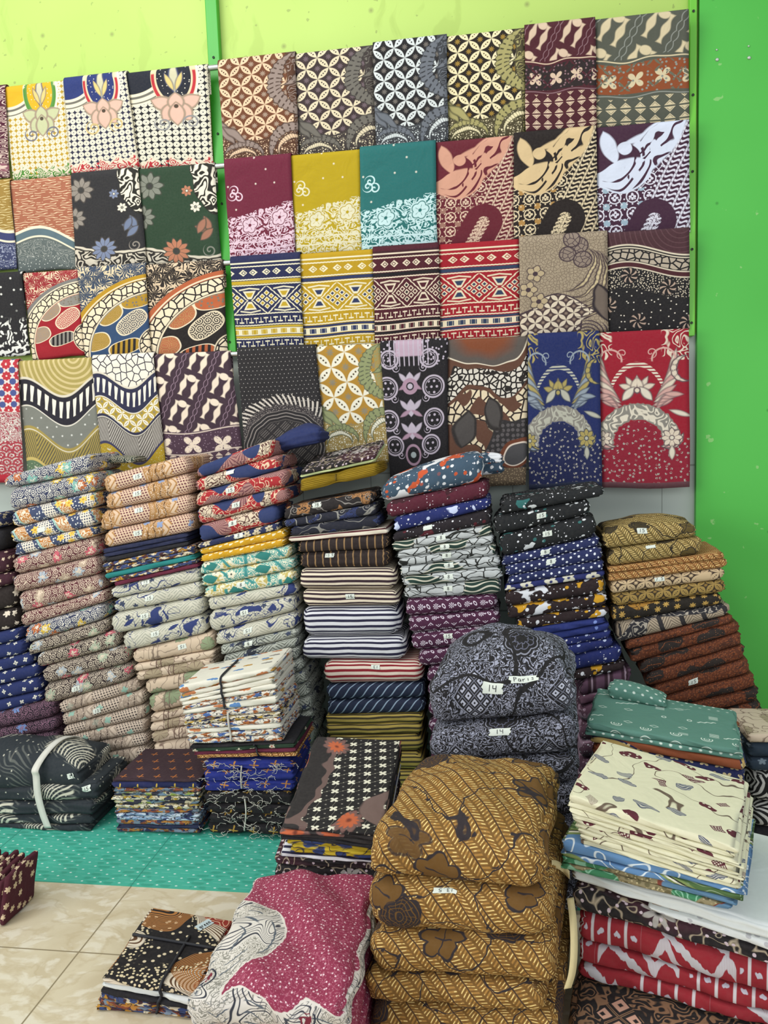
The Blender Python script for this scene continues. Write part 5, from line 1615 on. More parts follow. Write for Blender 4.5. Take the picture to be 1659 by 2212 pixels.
H = [
 (0, (-112, 192), (10, 182), (-92, 395), (22, 385), hm('maroon_scroll', q_swirl('4d1830', 'd8c2b4', ['8d5a66'], 0.3)), 'maroon cloth with pale scrolls at the far left of the top rail', 5.0),
 (0, (4, 176), (137, 166), (28, 392), (156, 378), hm('yellow_arch', p_arch('ece6cd', 'b4922f', 'd8ab22', '5d8f45', 'd6d2ae', 'bfc398', '6a6c7a', '4f8a3a')), 'cream patterned cloth with a yellow arch and green ribs, on top rail', 1.5),
 (0, (136, 163), (272, 155), (155, 378), (302, 362), hm('navy_arch', p_arch('ece6cd', '2b2c44', '26356e', 'dcc9a4', 'd6d0b4', 'dfb3a0', 'c9b277')), 'cream patterned cloth with a navy arch and pink lotus, on top rail', 1.5),
 (0, (271, 155), (448, 140), (298, 366), (462, 360), hm('black_arch', p_arch('ece6cd', '22222a', '1f2430', 'dcc9a4', 'e3cfa4', 'dfb3a0', '8c8c8c')), 'cream patterned cloth with a black arch beside the green post', 1.45),
 (0, (470, 136), (637, 118), (485, 350), (646, 338), hm('brown_kawung', p_bigkawung('6c4029', 'e2c3a0', '3a2018', 'a08a78', '94837a', '4a3830', '553626')), 'brown cloth with pale lattice petals right of the green post', 1.4),
 (0, (635, 118), (806, 100), (645, 340), (814, 322), hm('plum_kawung', p_bigkawung('3c3032', 'ddd0b0', '2a2222', '6c5c62', '6e6a62', '3a3634', '3c3534')), 'dark plum-grey cloth with cream petal lattice on the top rail', 1.4),
 (0, (805, 98), (965, 84), (812, 322), (968, 305), hm('black_kawung', p_bigkawung('1e1e22', 'd4dad8', '2a2a30', '6c6660', '6b7078', '33363c', '3a3d42')), 'black cloth with white petal lattice and grey plumes, top rail', 1.4),
 (0, (961, 84), (1134, 62), (965, 308), (1134, 290), hm('gold_kawung', p_bigkawung('231c18', 'ece0b4', '5a4a28', '9a7b34', 'a8a068', '4a4830', '4d4630')), 'black cloth with cream petals and olive gold plumes, top rail', 1.4),
 (0, (1131, 62), (1286, 44), (1136, 288), (1290, 278), hm('maroon_threeband', p_threeband('4c1d28', '2a2022', '4c1d28', 'd9bfa4', '8a6a70')), 'maroon cloth with three wavy bands of beige motifs, top rail', 1.45),
 (0, (1284, 44), (1488, 20), (1288, 280), (1488, 264), hm('grey_threeband', p_threeband('54574c', '8e4a28', '6a6a58', 'd8c8a2', '8e9188')), 'grey-green cloth with an orange star band at the top right', 1.25),
 (1, (-110, 392), (20, 388), (-90, 590), (38, 582), hm('ochre_water', p_water(0.45, '9a7c3c', 'd6c48c', '39406a', '2a2c44', '3b4264', '9aa0b4', 1.5)), 'ochre and navy wave cloth cut off at the left edge', 1.3),
 (1, (18, 386), (154, 376), (40, 590), (168, 580), hm('salmon_water', p_water(0.82, 'a4654c', 'dfc5a0', '5a7078', '39434c', '5c6664', '8d928c')), 'salmon cloth with fine water lines over a blue wave', 1.5),
 (1, (153, 376), (298, 365), (165, 590), (318, 572), hm('black_flower', p_floralcorner('2a2a2d', '8e867c', '47423e', '7b86a0', '6f7b94')), 'black cloth with grey flowers on the second rail', 1.45),
 (1, (291, 362), (463, 350), (312, 575), (478, 566), hm('green_flower', p_floralcorner('27402d', '7f8276', '3d4238', 'b7795c', 'a06f5a')), 'dark green cloth with grey and orange flowers by the post', 1.3),
 (1, (484, 353), (628, 336), (497, 562), (638, 550), hm('maroon_lace', p_lace('6a1e36', 'e0c4d0')), 'maroon cloth with lilac lace flowers below, second rail', 1.4),
 (1, (627, 336), (778, 322), (640, 552), (784, 544), hm('mustard_lace', p_lace('b39a12', 'ddd8b8')), 'mustard yellow cloth with white lace flowers, second rail', 1.42),
 (1, (774, 322), (941, 307), (781, 545), (944, 535), hm('teal_lace', p_lace('226a68', 'c4e2e2')), 'teal cloth with pale lace flowers, second rail', 1.35),
 (1, (939, 306), (1111, 290), (941, 535), (1112, 524), hm('maroon_figure', p_figure('641d2c', 'd29c84', 'd9bda4', '641d2c', '9c7264')), 'maroon cloth with a salmon splashed figure, second rail', 1.35),
 (1, (1108, 290), (1288, 273), (1110, 524), (1292, 510), hm('black_figure', p_figure('211a1a', 'd8bd8f', 'dccaa6', '211a1a', 'b0864a')), 'black cloth with a beige splashed figure, second rail', 1.3),
 (1, (1286, 272), (1489, 256), (1292, 510), (1490, 500), hm('plum_figure', p_figure('42243a', 'd9e0f0', 'dfdde8', '42243a', '9fb6c4')), 'plum cloth with a white splashed figure beside the green panel', 1.2),
 (2, (-90, 590), (46, 580), (-70, 775), (66, 766), hm('black_fleck', p_flecks), 'black cloth with white flecks at the left edge, third rail', 1.3),
 (2, (49, 583), (168, 577), (70, 778), (182, 768), hm('red_pebble', p_pebblearc('dcc3a4', '93202c', '7d7a76', '9e1c2a', '9c8c80', '8c8880', 'b03a40')), 'red and cream cloth with pebble arcs, third rail', 1.6),
 (2, (166, 577), (314, 570), (184, 778), (326, 766), hm('blue_pebble', p_pebblearc('d9c8a4', '37465c', 'b98f24', '2f4a6e', 'a98a3c', 'b08a2c', '55565c')), 'blue and mustard cloth with pebble arcs, third rail', 1.4),
 (2, (311, 570), (481, 556), (324, 770), (492, 764), hm('orange_pebble', p_pebblearc('d9c2a2', '2a2422', 'b5603c', '1f1b1c', 'b56a48', 'b8623c', '3a3634')), 'black and orange cloth with pebble arcs beside the post', 1.25),
 (2, (497, 565), (648, 552), (512, 756), (656, 752), hm('navy_tribal', p_tribal('20264c', 'e6dfc0', '20264c', 'c0a12a', 'c0a12a')), 'navy cloth with cream and yellow woven bands', 1.36),
 (2, (646, 552), (806, 542), (655, 756), (812, 745), hm('mustard_tribal', p_tribal('b8941a', 'e9e2c2', 'b8941a', '28345c', '28345c')), 'mustard cloth with cream and navy woven bands', 1.36),
 (2, (804, 543), (948, 531), (811, 750), (952, 738), hm('maroon_tribal', p_tribal('4a1524', 'e2d2b8', '3a1420', '17141a', '4a1524')), 'dark maroon cloth with cream woven bands', 1.36),
 (2, (944, 531), (1122, 518), (950, 742), (1124, 728), hm('red_tribal', p_tribal('9c1526', 'e6d8b8', 'a0182a', '2c3c58', '2c3c58')), 'bright red cloth with cream and blue woven bands', 1.36),
 (2, (1120, 516), (1312, 502), (1124, 730), (1314, 716), hm('beige_batik', p_beige), 'taupe cloth with plum flowers and lattice shape, third rail', 1.25),
 (2, (1309, 500), (1489, 490), (1312, 722), (1490, 712), hm('wave_dots', p_wavedots), 'black cloth with wavy maroon bands and white dots', 1.32),
 (3, (-90, 786), (38, 776), (-62, 1048), (52, 1040), hm('red_paisley', p_paisleyred), 'red and blue paisley cloth at the left edge, lowest rail', 2.1),
 (3, (37, 775), (198, 766), (62, 1040), (228, 1030), hm('olive_wave', p_waves('a89856', '22212c', '7b7d74', 'a3904c', '4e4c44', '5c7458')), 'grey and olive cloth with wavy bands, lowest rail', 1.5),
 (3, (194, 768), (331, 762), (220, 1040), (362, 1030), hm('navy_wave', p_waves('2c2a3a', '2a2c46', 'b09634', '6a655f', 'c8c2b6', 'b09428', True)), 'navy, grey and mustard cloth with wavy bands, lowest rail', 1.8),
 (3, (329, 764), (497, 758), (360, 1030), (530, 1020), hm('purple_parang', p_purple), 'purple cloth with cream knobs and triangles beside the post', 1.6),
 (3, (512, 757), (682, 752), (532, 1010), (706, 1000), hm('black_mountain', p_blackmount), 'black dotted cloth with a lattice mound, lowest rail', 1.5),
 (3, (679, 753), (822, 744), (704, 1010), (846, 1000), hm('yellow_kawung', p_bigkawung('ab8230', 'e6e2cc', '4a3c28', '8a8068', '8d9468', '5a6048', 'a08a50', 3.2)), 'golden cloth with white petal lattice and green plumes, lowest rail', 1.75),
 (3, (820, 744), (967, 734), (842, 1040), (968, 1030), hm('lavender_paisley', p_lavpaisley), 'black cloth with lavender paisley scrolls, lowest rail', 2.0),
 (3, (965, 735), (1141, 724), (968, 1060), (1136, 1046), hm('brown_pebble', p_brownpeb), 'brown cloth with bands of cream pebbles, lowest rail', 1.85),
 (3, (1139, 727), (1295, 716), (1142, 1057), (1300, 1052), hm('blue_wings', p_wings('17265c', '8f9aa4', 'a8985a', '2a3348', 'b5b4a4', '16204c')), 'navy blue cloth with gold and grey wings', 1.85),
 (3, (1291, 716), (1488, 706), (1300, 1055), (1490, 1053), hm('red_wings', p_wings('96142a', 'd0a49a', 'dccdb8', '5c4a50', 'ddd4c0', '8a1a30')), 'bright red cloth with cream wings beside the dark slot', 1.85),
]
for k, h in enumerate(H): hang(h[0], k, *h[1:])
# pale selvedge under the red winged cloth is part of its print

# ------------------------------------------------------------------ stacked cloths
random.seed(5)
ORD = ['topmost', 'second', 'third', 'fourth', 'fifth', 'sixth', 'seventh', 'eighth', 'ninth', 'tenth', 'eleventh', 'twelfth', 'thirteenth', 'fourteenth', 'fifteenth', 'sixteenth', 'seventeenth', 'eighteenth', 'nineteenth', 'twentieth', 'twenty-first', 'twenty-second', 'twenty-third', 'twenty-fourth', 'twenty-fifth', 'twenty-sixth', 'twenty-seventh', 'twenty-eighth']
FAB = {
 'nve': (q_flor('24305e', '8a2c3a', None, 0.8, 0.22, 6, 0.4), 'navy'),
 'swd': (q_swirl('2c3a36', 'b9b49c', ['7fae98'], 0.3), 'dark green scroll print'),
 'swn': (q_swirl('2f3757', 'e6e2d4', ['d9b84a', '7fb5aa', 'b9683a']), 'navy and cream scroll print'),
 'swm': (q_swirl('5b2a33', 'e3cfb8', ['a9b4bd', 'c95f6e', 'b9a58f']), 'maroon and cream scroll print'),
 'swb': (q_swirl('352a2c', 'd6c8b2', ['a9b1b5', 'c2586a', 'a9b49c']), 'dark brown and cream scroll print'),
 'orb': (q_orangeblue, 'orange and blue floral'),
 'lat': (q_lattice('6a3440', '6a4a2a', 'b08450', 'd9bda0', '8a9cc0'), 'tan zigzag and lattice print'),
 'lag': (q_lattice('453d3c', '5a4c44', '9c8c7c', 'c6b5a2', '8fb5a4'), 'grey-beige zigzag and lattice print'),
 'nvy': (lambda x, y: C('20243e').put(noi(x, y, 3.0, 2.0) * 0.4, '2c3a66'), 'plain navy'),
 'blk': (lambda x, y: C('1b1b20').put(noi(x, y, 3.0, 2.0) * 0.4, '2a2a33'), 'plain black'),
 'tea': (lambda x, y: C('1f7a78').put(noi(x, y, 3.0, 2.0) * 0.4, '2a8e8a'), 'plain teal'),
 'wine': (lambda x, y: C('5e1c34').put(noi(x, y, 3.0, 2.0) * 0.4, '6e2440'), 'plain wine red'),
 'mix': (q_mixedge(['4a2a30', 'b9872f', 'd9cdb0', '3a4a78']), 'maroon and yellow mixed print'),
 'bgr': (q_blueleaf(), 'pale grey cloth with navy leaves'),
 'ggr': (q_blueleaf('a9ada2', '585c54', '2a2f3c'), 'dark grey leaf print'),
 'gbe': (q_greenbeige(), 'beige cloth with green leaves'),
 'gbp': (q_greenbeige('d3c0a8', 'a8997e', '6a5248'), 'pale beige leaf print'),
 'red': (q_redfern, 'red and brown fern print'),
 'nfl': (q_flor('2a3358', 'cfc3a4', '8a7a5a', 2.4, 0.42, 6, 0.8, '7d7466'), 'navy and grey flower print'),
 'yel': (q_yellow, 'mustard yellow cloth with white leaves'),
 'tly': (q_teal, 'cream and teal paisley'),
 'bur': (q_darkflor, 'burgundy sarong'),
 'brl': (q_brownleaf(), 'black cloth with brown leaves'),
 'nvl': (q_brownleaf('1f2230', '2e3a66', '8f8d86'), 'dark navy cloth with fine scrolls'),
 'srw': (q_stripe('e6dcc8', '561c26', 4.2, 0.4), 'cream and maroon pinstripe'),
 'sbr': (q_stripe('2a2020', '9a7a52', 3.4, 0.16, 'x'), 'dark brown vertically striped'),
 'scr': (q_stripe('e6d9c0', '33202c', 5.0, 0.48), 'cream and dark maroon striped'),
 'snv': (q_stripe('dedfe2', '20203e', 4.3, 0.46), 'white and navy striped'),
 'srd': (q_stripe('e6d6c4', '8a1c2a', 4.4, 0.46), 'cream and red striped'),
 'sbl': (q_stripe('1b2740', '9ab0c4', 3.3, 0.14, 'x', None, -35), 'navy cloth with slanting blue pinstripes'),
 'sol': (q_stripe('b09a4c', '3a3322', 5.0, 0.42), 'olive and black striped'),
 'spl': (q_splat('40586c', ['e6e8ea', 'c5552f', 'e6e8ea'], 0.64, 0.8), 'steel blue cloth with white and orange splashes'),
 'smr': (q_splat('5a1c30', ['3a1420'], 0.66, 1.0, 'dcd2d6'), 'maroon cloth with fine white specks'),
 'sbb': (q_splat('1f2c6c', ['c9d4f0'], 0.72, 1.1), 'royal blue cloth with white drops'),
 'sdk': (q_splat('221c24', ['5a1c28'], 0.68, 1.0), 'black cloth with dark red splashes'),
 'cld': (q_cloud, 'pale grey cloth with black cloud lines'),
 'ban': (q_bandana, 'purple cloth with white flowers and drops'),
 'fks': (q_splat('1c2024', ['2f6a68', 'e2e6e6'], 0.73, 1.2), 'black cloth with teal and white flecks'),
 'ddi': (q_dotdiamond, 'navy cloth with white dotted diamonds'),
 'but': (q_flor('232c66', 'd8d4c0', '232c66', 1.3, 0.34, 4, 0.8), 'blue cloth with white butterflies'),
 'brs': (q_splat('2a1c20', ['e2e4e8', 'cf9a24'], 0.63, 0.9), 'dark brown cloth with white and yellow splashes'),
 'pbl': (q_splat('26357a', ['7d92d2'], 0.74, 0.9, None), 'royal blue cloth'),
 'rib': (q_stripe('3a2230', '63455a', 1.6, 0.5, 'x', 'a08a98'), 'purple ribbed cloth'),
 'pnk': (q_splat('6c4a5c', ['a98a9c'], 0.6, 1.0), 'dusty pink cloth'),
 'olh': (q_herring('5c4d26', 'b3975a', True, '2a241c', 2.6, 35, 4.4, 0.6, 0.8), 'olive herringbone'),
 'orh': (q_herring('7a4a20', 'c9965a', False, '3a2418', 2.8, 35, 4.4), 'orange-brown herringbone'),
 'kcr': (q_kaw('3a2c24', 'c9b08a', 'c9b08a'), 'brown cloth with cream oval lattice'),
 'kgo': (q_kaw('33281a', 'a08448', '8a6c34', 2.4), 'brown cloth with gold oval lattice'),
 'gst': (q_goldstar, 'black cloth with gold stars'),
 'fth': (q_feather, 'grey and cream feather print'),
 'rst': (q_rust, 'rust-brown cloth with black leaves'),
 'mfl': (q_flor('3a1626', 'd8c2a8', None, 3.2, 0.3, 5, 0.6), 'maroon cloth with small cream flowers'),
 'kfl': (q_flor('221a1a', 'e0d4c0', None, 1.7, 0.34, 6, 0.7), 'black cloth with white flowers'),
 'nv4': (q_navy4, 'navy cloth with small white flowers'),
 'psw': (q_swirl('1f1624', '8a6478', ['6a86b8'], 0.2), 'black and purple scroll print'),
 'lime': (lambda x, y: C('b9c48c').put(noi(x, y, 3.0, 2.0) * 0.4, 'c8d2a0'), 'pale green'),
 'mus': (lambda x, y: C('8f7416').put(noi(x, y * 4.0, 3.0, 2.0) * 0.6, 'b0921e'), 'mustard'),
 'bro': (q_herring('6a4a1e', 'a87c3c', True, '2a2328', 2.25, 35, 4.4, 0.6, 0.5), 'golden brown herringbone'),
 'bwb': (q_bw, 'black and grey batik'),
 'cop': (q_copper, 'black batik cloth with copper motifs'),
 'ikt': (q_ikat, 'red and grey ikat'),
 'mbl': (q_darkflor, 'maroon and black floral'),
 'wht': (q_white, 'plain white'),
 'wwr': (q_writing, 'white cloth with orange marks'),
 'str': (q_star, 'black cloth with cream stars and brown vines'),
 'ylb': (q_mixedge(['b39a1c', 'c4ab2c', '2c3c6a'], 1.5), 'yellow and blue print'),
 'pin': (q_pink, 'raspberry cloth with white dots and cream plumes'),
 'cre': (q_cream, 'cream cloth with maroon butterflies'),
 'tel': (q_tealline, 'sage teal cloth with white line drawings'),
 'nst': (q_navystar, 'navy cloth with small gold stars'),
 'lfg': (q_leafgreen, 'green and blue leaf print'),
 'mos': (q_mossy, 'mossy beige print'),
 'slv': (q_silverleaf, 'charcoal cloth with silver leaves'),
 'pwh': (q_printwhite, 'white cloth with blue and ochre sprigs'),
 'brf': (q_butterfly('3a2830', 'b06a34', 1.5), 'brown cloth with orange butterflies'),
 'nbf': (q_butterfly('1f2654', 'cfae4c', 1.4), 'navy cloth with yellow butterflies'),
 'bbf': (q_butterfly('1e2c80', 'b9803c', 1.3), 'royal blue cloth with gold butterflies'),
 'kbf': (q_butterfly('17161c', 'b08a3c', 1.3), 'black cloth with gold butterflies'),
 'me1': (q_mixedge(['c9c0a0', '8a9a4a', '6a8498', '2a2c3a'], 2.4), 'olive and blue print'),
 'me2': (q_mixedge(['c9bc94', 'b0902f', '2b2e48', 'e0d8c0'], 3.0), 'cream and ochre print'),
 'me3': (q_mixedge(['8ea6c4', '26305a', 'cfd8e4'], 3.0), 'pale blue and navy print'),
 'me4': (q_mixedge(['8a4a34', '2c3050', 'b9803a', '7a8a9c'], 3.0), 'rust and navy print'),
 'me5': (q_mixedge(['e6e0d0', '4a6aa4', 'b06a3a', 'e6e0d0'], 3.0), 'white, blue and rust print'),
 'grn': (q_flor('243c2c', 'cfc8b0', 'a04030', 2.4, 0.3, 5, 0.5), 'dark green print'),
 'big': (q_bigleaf, 'black cloth with large red and cream leaves'),
 'bbw': (q_bandbw, 'black and white ring print'),
 'mfs': (q_flor('4a1828', 'd8c2a0', None, 3.0, 0.34, 6, 0.6), 'maroon cloth with cream flowers'),
 'dnp': (q_flor('2a3a4a', '7a8a94', None, 2.0, 0.3, 5, 0.6), 'slate blue print'),
}
def fm(k): return material('fabric_' + k, FAB[k][0], 0.88, 0.34)
COUNT = {}; TOPS = {}
def stack(phrase, Yl, Yr, depth, top, rows, fill=True, tilt=0.0, jit=0.006, **kw):
    """rows run from the top down; each: fabric, xl, yl, xr, yr of its lower front edge, options"""
    res = []
    f0 = rows[0]
    A, B = at_y(f0[1], f0[2], Yl), at_y(f0[3], f0[4], Yr)
    d = B - A; d[2] = 0; d /= np.linalg.norm(d)
    nrm = np.array([-d[1], d[0], 0.0]); k0 = A @ nrm
    def pt(x, y):
        "point where the sight line meets the front face of the stack"
        v = ray(x, y); t = (k0 - CAM_P @ nrm) / (v @ nrm); p = CAM_P + v * t
        return float(p @ d), float(p[2])
    def P3(s, z): return d * s + nrm * k0 + np.array([0, 0, z])
    prev = pt(*top[:2]) + pt(*top[2:])
    for n, rw in enumerate(rows):
        fab, xl, yl, xr, yr = rw[:5]; op = dict(kw); op.update(rw[5] if len(rw) > 5 else {})
        (sl_, zl), (sr_, zr) = pt(xl, yl), pt(xr, yr)
        zl, zr = max(zl, 0.004), max(zr, 0.004)
        if max(prev[1], prev[3]) < 0.012: continue
        m = (prev[3] - prev[1]) / (prev[2] - prev[0])
        tl, tr = prev[1] + m * (sl_ - prev[0]) - 0.0012, prev[1] + m * (sr_ - prev[0]) - 0.0012
        dp = nrm * depth; dp[2] = tilt
        sh = nrm * random.uniform(0, jit)
        q = [P3(sl_, zl) + sh, P3(sr_, zr) + sh, P3(sr_, max(tr, zr + .004)) + sh, P3(sl_, max(tl, zl + .004)) + sh]
        lab = op.pop('lab', []); word = op.pop('label', None); par = op.pop('parent', None); nm = op.pop('name', 'folded_cloth'); op.pop('skip', 0)
        o, W = slab(q, dp, fm(fab), parent=par, name=nm, **op)
        if par is None:
            t = word or ('%s fold, %s from top of %s' % (FAB[fab][1], ORD[n], phrase) if n else '%s fold, topmost in %s' % (FAB[fab][1], phrase))
            if len(t.split()) > 16: print('LONG', t)
            tag(o, t, 'folded cloth', 'folded cloths in ' + phrase)
        if n == 0: TOPS[phrase] = o
        for L in lab: price_label(W, o, *L[:3], **(L[3] if len(L) > 3 else {}))
        prev = (sl_, zl, sr_, zr); res.append((o, W, q, dp))
    if fill and min(res[-1][2][0][2], res[-1][2][1][2]) > 0.02:
        o, W, q, dp = res[-1]
        BL, BR = q[0].copy(), q[1].copy(); zl, zr = BL[2], BR[2]
        n = max(1, int(round((zl + zr) / 2 / 0.075)))
        base = 0.003
        for i in range(n):
            a, b = 1 - i / n, 1 - (i + 1) / n
            f = lambda P, z, k: np.array([P[0], P[1], base + (z - base) * k])
            qq = [f(BL, zl, b), f(BR, zr, b), f(BR, zr, a), f(BL, zl, a)]
            ddp = dp.copy(); ddp[2] = 0 if i else dp[2] * 0
            for p in (qq[2], qq[3]): p[2] -= 0.0012
            o2, _ = slab(qq, ddp, fm(rows[-1][0]), nx=12, ny=8, nz=6)
            tag(o2, 'cloth buried at the foot of %s' % phrase, 'folded cloth', 'buried cloths at the foot of ' + phrase)
    return res
def L15(u=0.5, v=0.5, t='15', **k): return (t, u, v, k)

YB = -0.44; DB = 0.27
stack('far left edge stack', YB, YB, DB, (-130, 1130, 2, 1106),
 [('nfl', -130, 1165, 0, 1140), ('blk', -130, 1205, 6, 1190), ('mfl', -126, 1262, 22, 1236), ('mfl', -125, 1300, 26, 1262), ('kfl', -122, 1345, 32, 1312), ('kfl', -118, 1392, 36, 1358),
  ('nv4', -110, 1420, 44, 1382), ('nv4', -106, 1448, 54, 1412), ('nv4', -104, 1474, 68, 1436), ('nv4', -100, 1502, 82, 1463), ('nv4', -98, 1535, 86, 1494), ('nv4', -92, 1562, 88, 1516), ('psw', -90, 1594, 118, 1550), ('psw', -88, 1618, 120, 1580)])
stack('left scroll-print stack', YB, YB, DB, (8, 1028, 188, 980),
 [('swn', 6, 1056, 200, 1018, dict(ns=4)), ('swn', 16, 1106, 208, 1060, dict(ns=4)), ('orb', 24, 1142, 207, 1094), ('orb', 20, 1177, 206, 1135, dict(lab=[L15(.38, .5, '')])), ('orb', 28, 1203, 206, 1158),
  ('swm', 22, 1245, 210, 1200), ('swm', 24, 1283, 214, 1240), ('swm', 36, 1328, 220, 1276), ('swm', 42, 1357, 228, 1300), ('swn', 50, 1393, 226, 1338),
  ('swb', 60, 1418, 232, 1366), ('swb', 76, 1446, 256, 1398), ('swb', 90, 1480, 276, 1434), ('swb', 90, 1528, 284, 1470, dict(lab=[L15(.38, .4, '15')])),
  ('lag', 126, 1545, 300, 1492), ('lag', 130, 1572, 312, 1522, dict(lab=[L15(.45, .5, '13')])), ('lag', 134, 1594, 316, 1552), ('lag', 136, 1618, 318, 1582), ('lag', 140, 1645, 318, 1610)])
stack('tan-topped stack', YB, YB, DB, (222, 1028, 404, 982),
 [('lat', 220, 1068, 408, 1020, dict(lab=[L15(.42, .5)])), ('lat', 222, 1104, 414, 1066, dict(lab=[L15(.40, .6)])), ('lat', 212, 1150, 416, 1106, dict(lab=[L15(.44, .7)])), ('lat', 222, 1186, 418, 1148, dict(lab=[L15(.40, .5)])),
  ('nvy', 220, 1197, 405, 1160), ('nvy', 222, 1206, 406, 1169), ('blk', 228, 1216, 408, 1178), ('mix', 220, 1228, 420, 1187), ('mix', 224, 1240, 420, 1197), ('tea', 226, 1252, 422, 1208), ('mix', 236, 1260, 424, 1217), ('wine', 246, 1267, 428, 1225),
  ('bgr', 238, 1296, 432, 1256, dict(lab=[L15(.40, .8, '15')])), ('bgr', 244, 1325, 436, 1288, dict(lab=[L15(.42, .6)])), ('bgr', 238, 1374, 440, 1328, dict(lab=[L15(.38, .6)])), ('bgr', 262, 1411, 444, 1370, dict(lab=[L15(.42, .6)])),
  ('gbe', 284, 1437, 462, 1405, dict(lab=[L15(.62, .55, '15', flip=True)])), ('gbp', 290, 1452, 464, 1420), ('gbp', 292, 1474, 462, 1444), ('gbe', 312, 1504, 462, 1474), ('gbe', 318, 1546, 466, 1512), ('gbp', 322, 1564, 468, 1534), ('gbp', 322, 1584, 470, 1556), ('gbp', 326, 1608, 470, 1582)])
stack('red-topped stack', YB, YB, DB, (428, 1006, 578, 950),
 [('red', 424, 1034, 592, 984), ('red', 420, 1065, 606, 1014, dict(lab=[L15(.42, .8, '')])), ('red', 420, 1097, 620, 1050, dict(lab=[L15(.40, .6)])), ('red', 424, 1136, 622, 1082, dict(lab=[L15(.44, .6)])), ('red', 427, 1174, 602, 1128, dict(lab=[L15(.44, .6, '8')])),
  ('nfl', 428, 1186, 604, 1144, dict(lab=[L15(.5, .6, '8')])), ('yel', 430, 1199, 616, 1162), ('yel', 432, 1216, 616, 1180), ('tly', 430, 1243, 628, 1204), ('tly', 432, 1270, 636, 1230), ('tly', 438, 1294, 638, 1260, dict(lab=[L15(.42, .6, '8')])),
  ('bgr', 447, 1321, 640, 1284), ('bgr', 450, 1370, 640, 1320, dict(lab=[L15(.42, .6, '15', flip=True)])), ('bgr', 462, 1398, 642, 1358, dict(lab=[L15(.42, .6, '15', flip=True)])), ('ggr', 474, 1418, 643, 1376, dict(lab=[L15(.38, .6, '8', flip=True)])), ('ggr', 480, 1440, 643, 1398),
  ('ggr', 490, 1464, 646, 1424), ('ggr', 500, 1490, 654, 1450), ('ggr', 505, 1515, 662, 1476), ('ggr', 510, 1545, 668, 1504), ('ggr', 515, 1575, 672, 1536), ('ggr', 520, 1608, 674, 1568)])
DS = 'middle striped stack'
rD = stack(DS, YB, YB, DB, (610, 1096, 800, 1060),
 [('brl', 611, 1124, 806, 1088, dict(lab=[L15(.38, .75, '7B')])), ('nvl', 612, 1141, 812, 1112), ('nvl', 624, 1160, 820, 1140), ('srw', 622, 1172, 838, 1154, dict(nz=6)), ('sbr', 640, 1195, 840, 1186, dict(nf=1)), ('sbr', 644, 1228, 842, 1226, dict(nf=2, lab=[L15(.35, .8, '13.5')])),
  ('scr', 644, 1274, 856, 1276, dict(nf=2)), ('scr', 652, 1312, 862, 1310, dict(nf=2, lab=[L15(.5, .6, '15')])), ('snv', 650, 1380, 866, 1376, dict(nf=2)), ('snv', 650, 1428, 878, 1430, dict(nf=3)),
  ('srd', 698, 1481, 916, 1476, dict(lab=[L15(.53, .78, '13', flip=True)])), ('sbl', 704, 1514, 918, 1509), ('sbl', 704, 1547, 918, 1542), ('sol', 702, 1566, 914, 1562), ('sol', 702, 1590, 912, 1586)])
stack('blue-topped splash stack', YB, YB, DB, (826, 1040, 1018, 984),
 [('spl', 822, 1087, 1046, 1040, dict(dome=.02)), ('smr', 834, 1121, 1056, 1074), ('sbb', 848, 1151, 1060, 1098), ('sdk', 848, 1172, 1062, 1132, dict(lab=[L15(.36, .7, '')])),
  ('cld', 846, 1193, 1062, 1156, dict(lab=[L15(.5, .6, '8')])), ('cld', 858, 1207, 1066, 1176, dict(lab=[L15(.5, .6, '8')])), ('cld', 860, 1225, 1072, 1200, dict(lab=[L15(.5, .6, '8')])), ('cld', 862, 1247, 1080, 1224, dict(lab=[L15(.5, .6, '8')])), ('cld', 868, 1268, 1086, 1250, dict(lab=[L15(.47, .6, '8')])), ('cld', 872, 1295, 1084, 1284, dict(lab=[L15(.46, .6, '8')])),
  ('ban', 874, 1334, 1074, 1318), ('ban', 880, 1370, 1080, 1352), ('ban', 888, 1408, 1064, 1388, dict(lab=[L15(.46, .7, '15')])), ('ban', 904, 1444, 1064, 1424), ('ban', 922, 1480, 1066, 1464), ('ban', 924, 1515, 1066, 1500)])
stack('black-topped speckled stack', YB, YB, DB, (1092, 1080, 1300, 1050),
 [('fks', 1080, 1112, 1306, 1072), ('fks', 1066, 1158, 1276, 1112, dict(lab=[L15(.5, .55, '15')])), ('fks', 1078, 1206, 1290, 1160, dict(lab=[L15(.5, .6, '15')])),
  ('ddi', 1084, 1224, 1296, 1180, dict(lab=[L15(.45, .6, '8')])), ('ddi', 1090, 1246, 1302, 1210, dict(lab=[L15(.48, .6, '8')])), ('ddi', 1098, 1264, 1306, 1232), ('but', 1090, 1277, 1306, 1246),
  ('brs', 1092, 1313, 1308, 1282), ('brs', 1096, 1340, 1312, 1310), ('brs', 1116, 1364, 1316, 1332), ('pbl', 1150, 1377, 1308, 1346), ('pbl', 1158, 1392, 1316, 1362), ('sbb', 1168, 1407, 1320, 1378), ('sbb', 1180, 1428, 1324, 1398), ('sbb', 1200, 1458, 1344, 1430),
  ('brs', 1240, 1474, 1350, 1446), ('rib', 1252, 1508, 1366, 1478), ('pnk', 1250, 1525, 1366, 1500)])
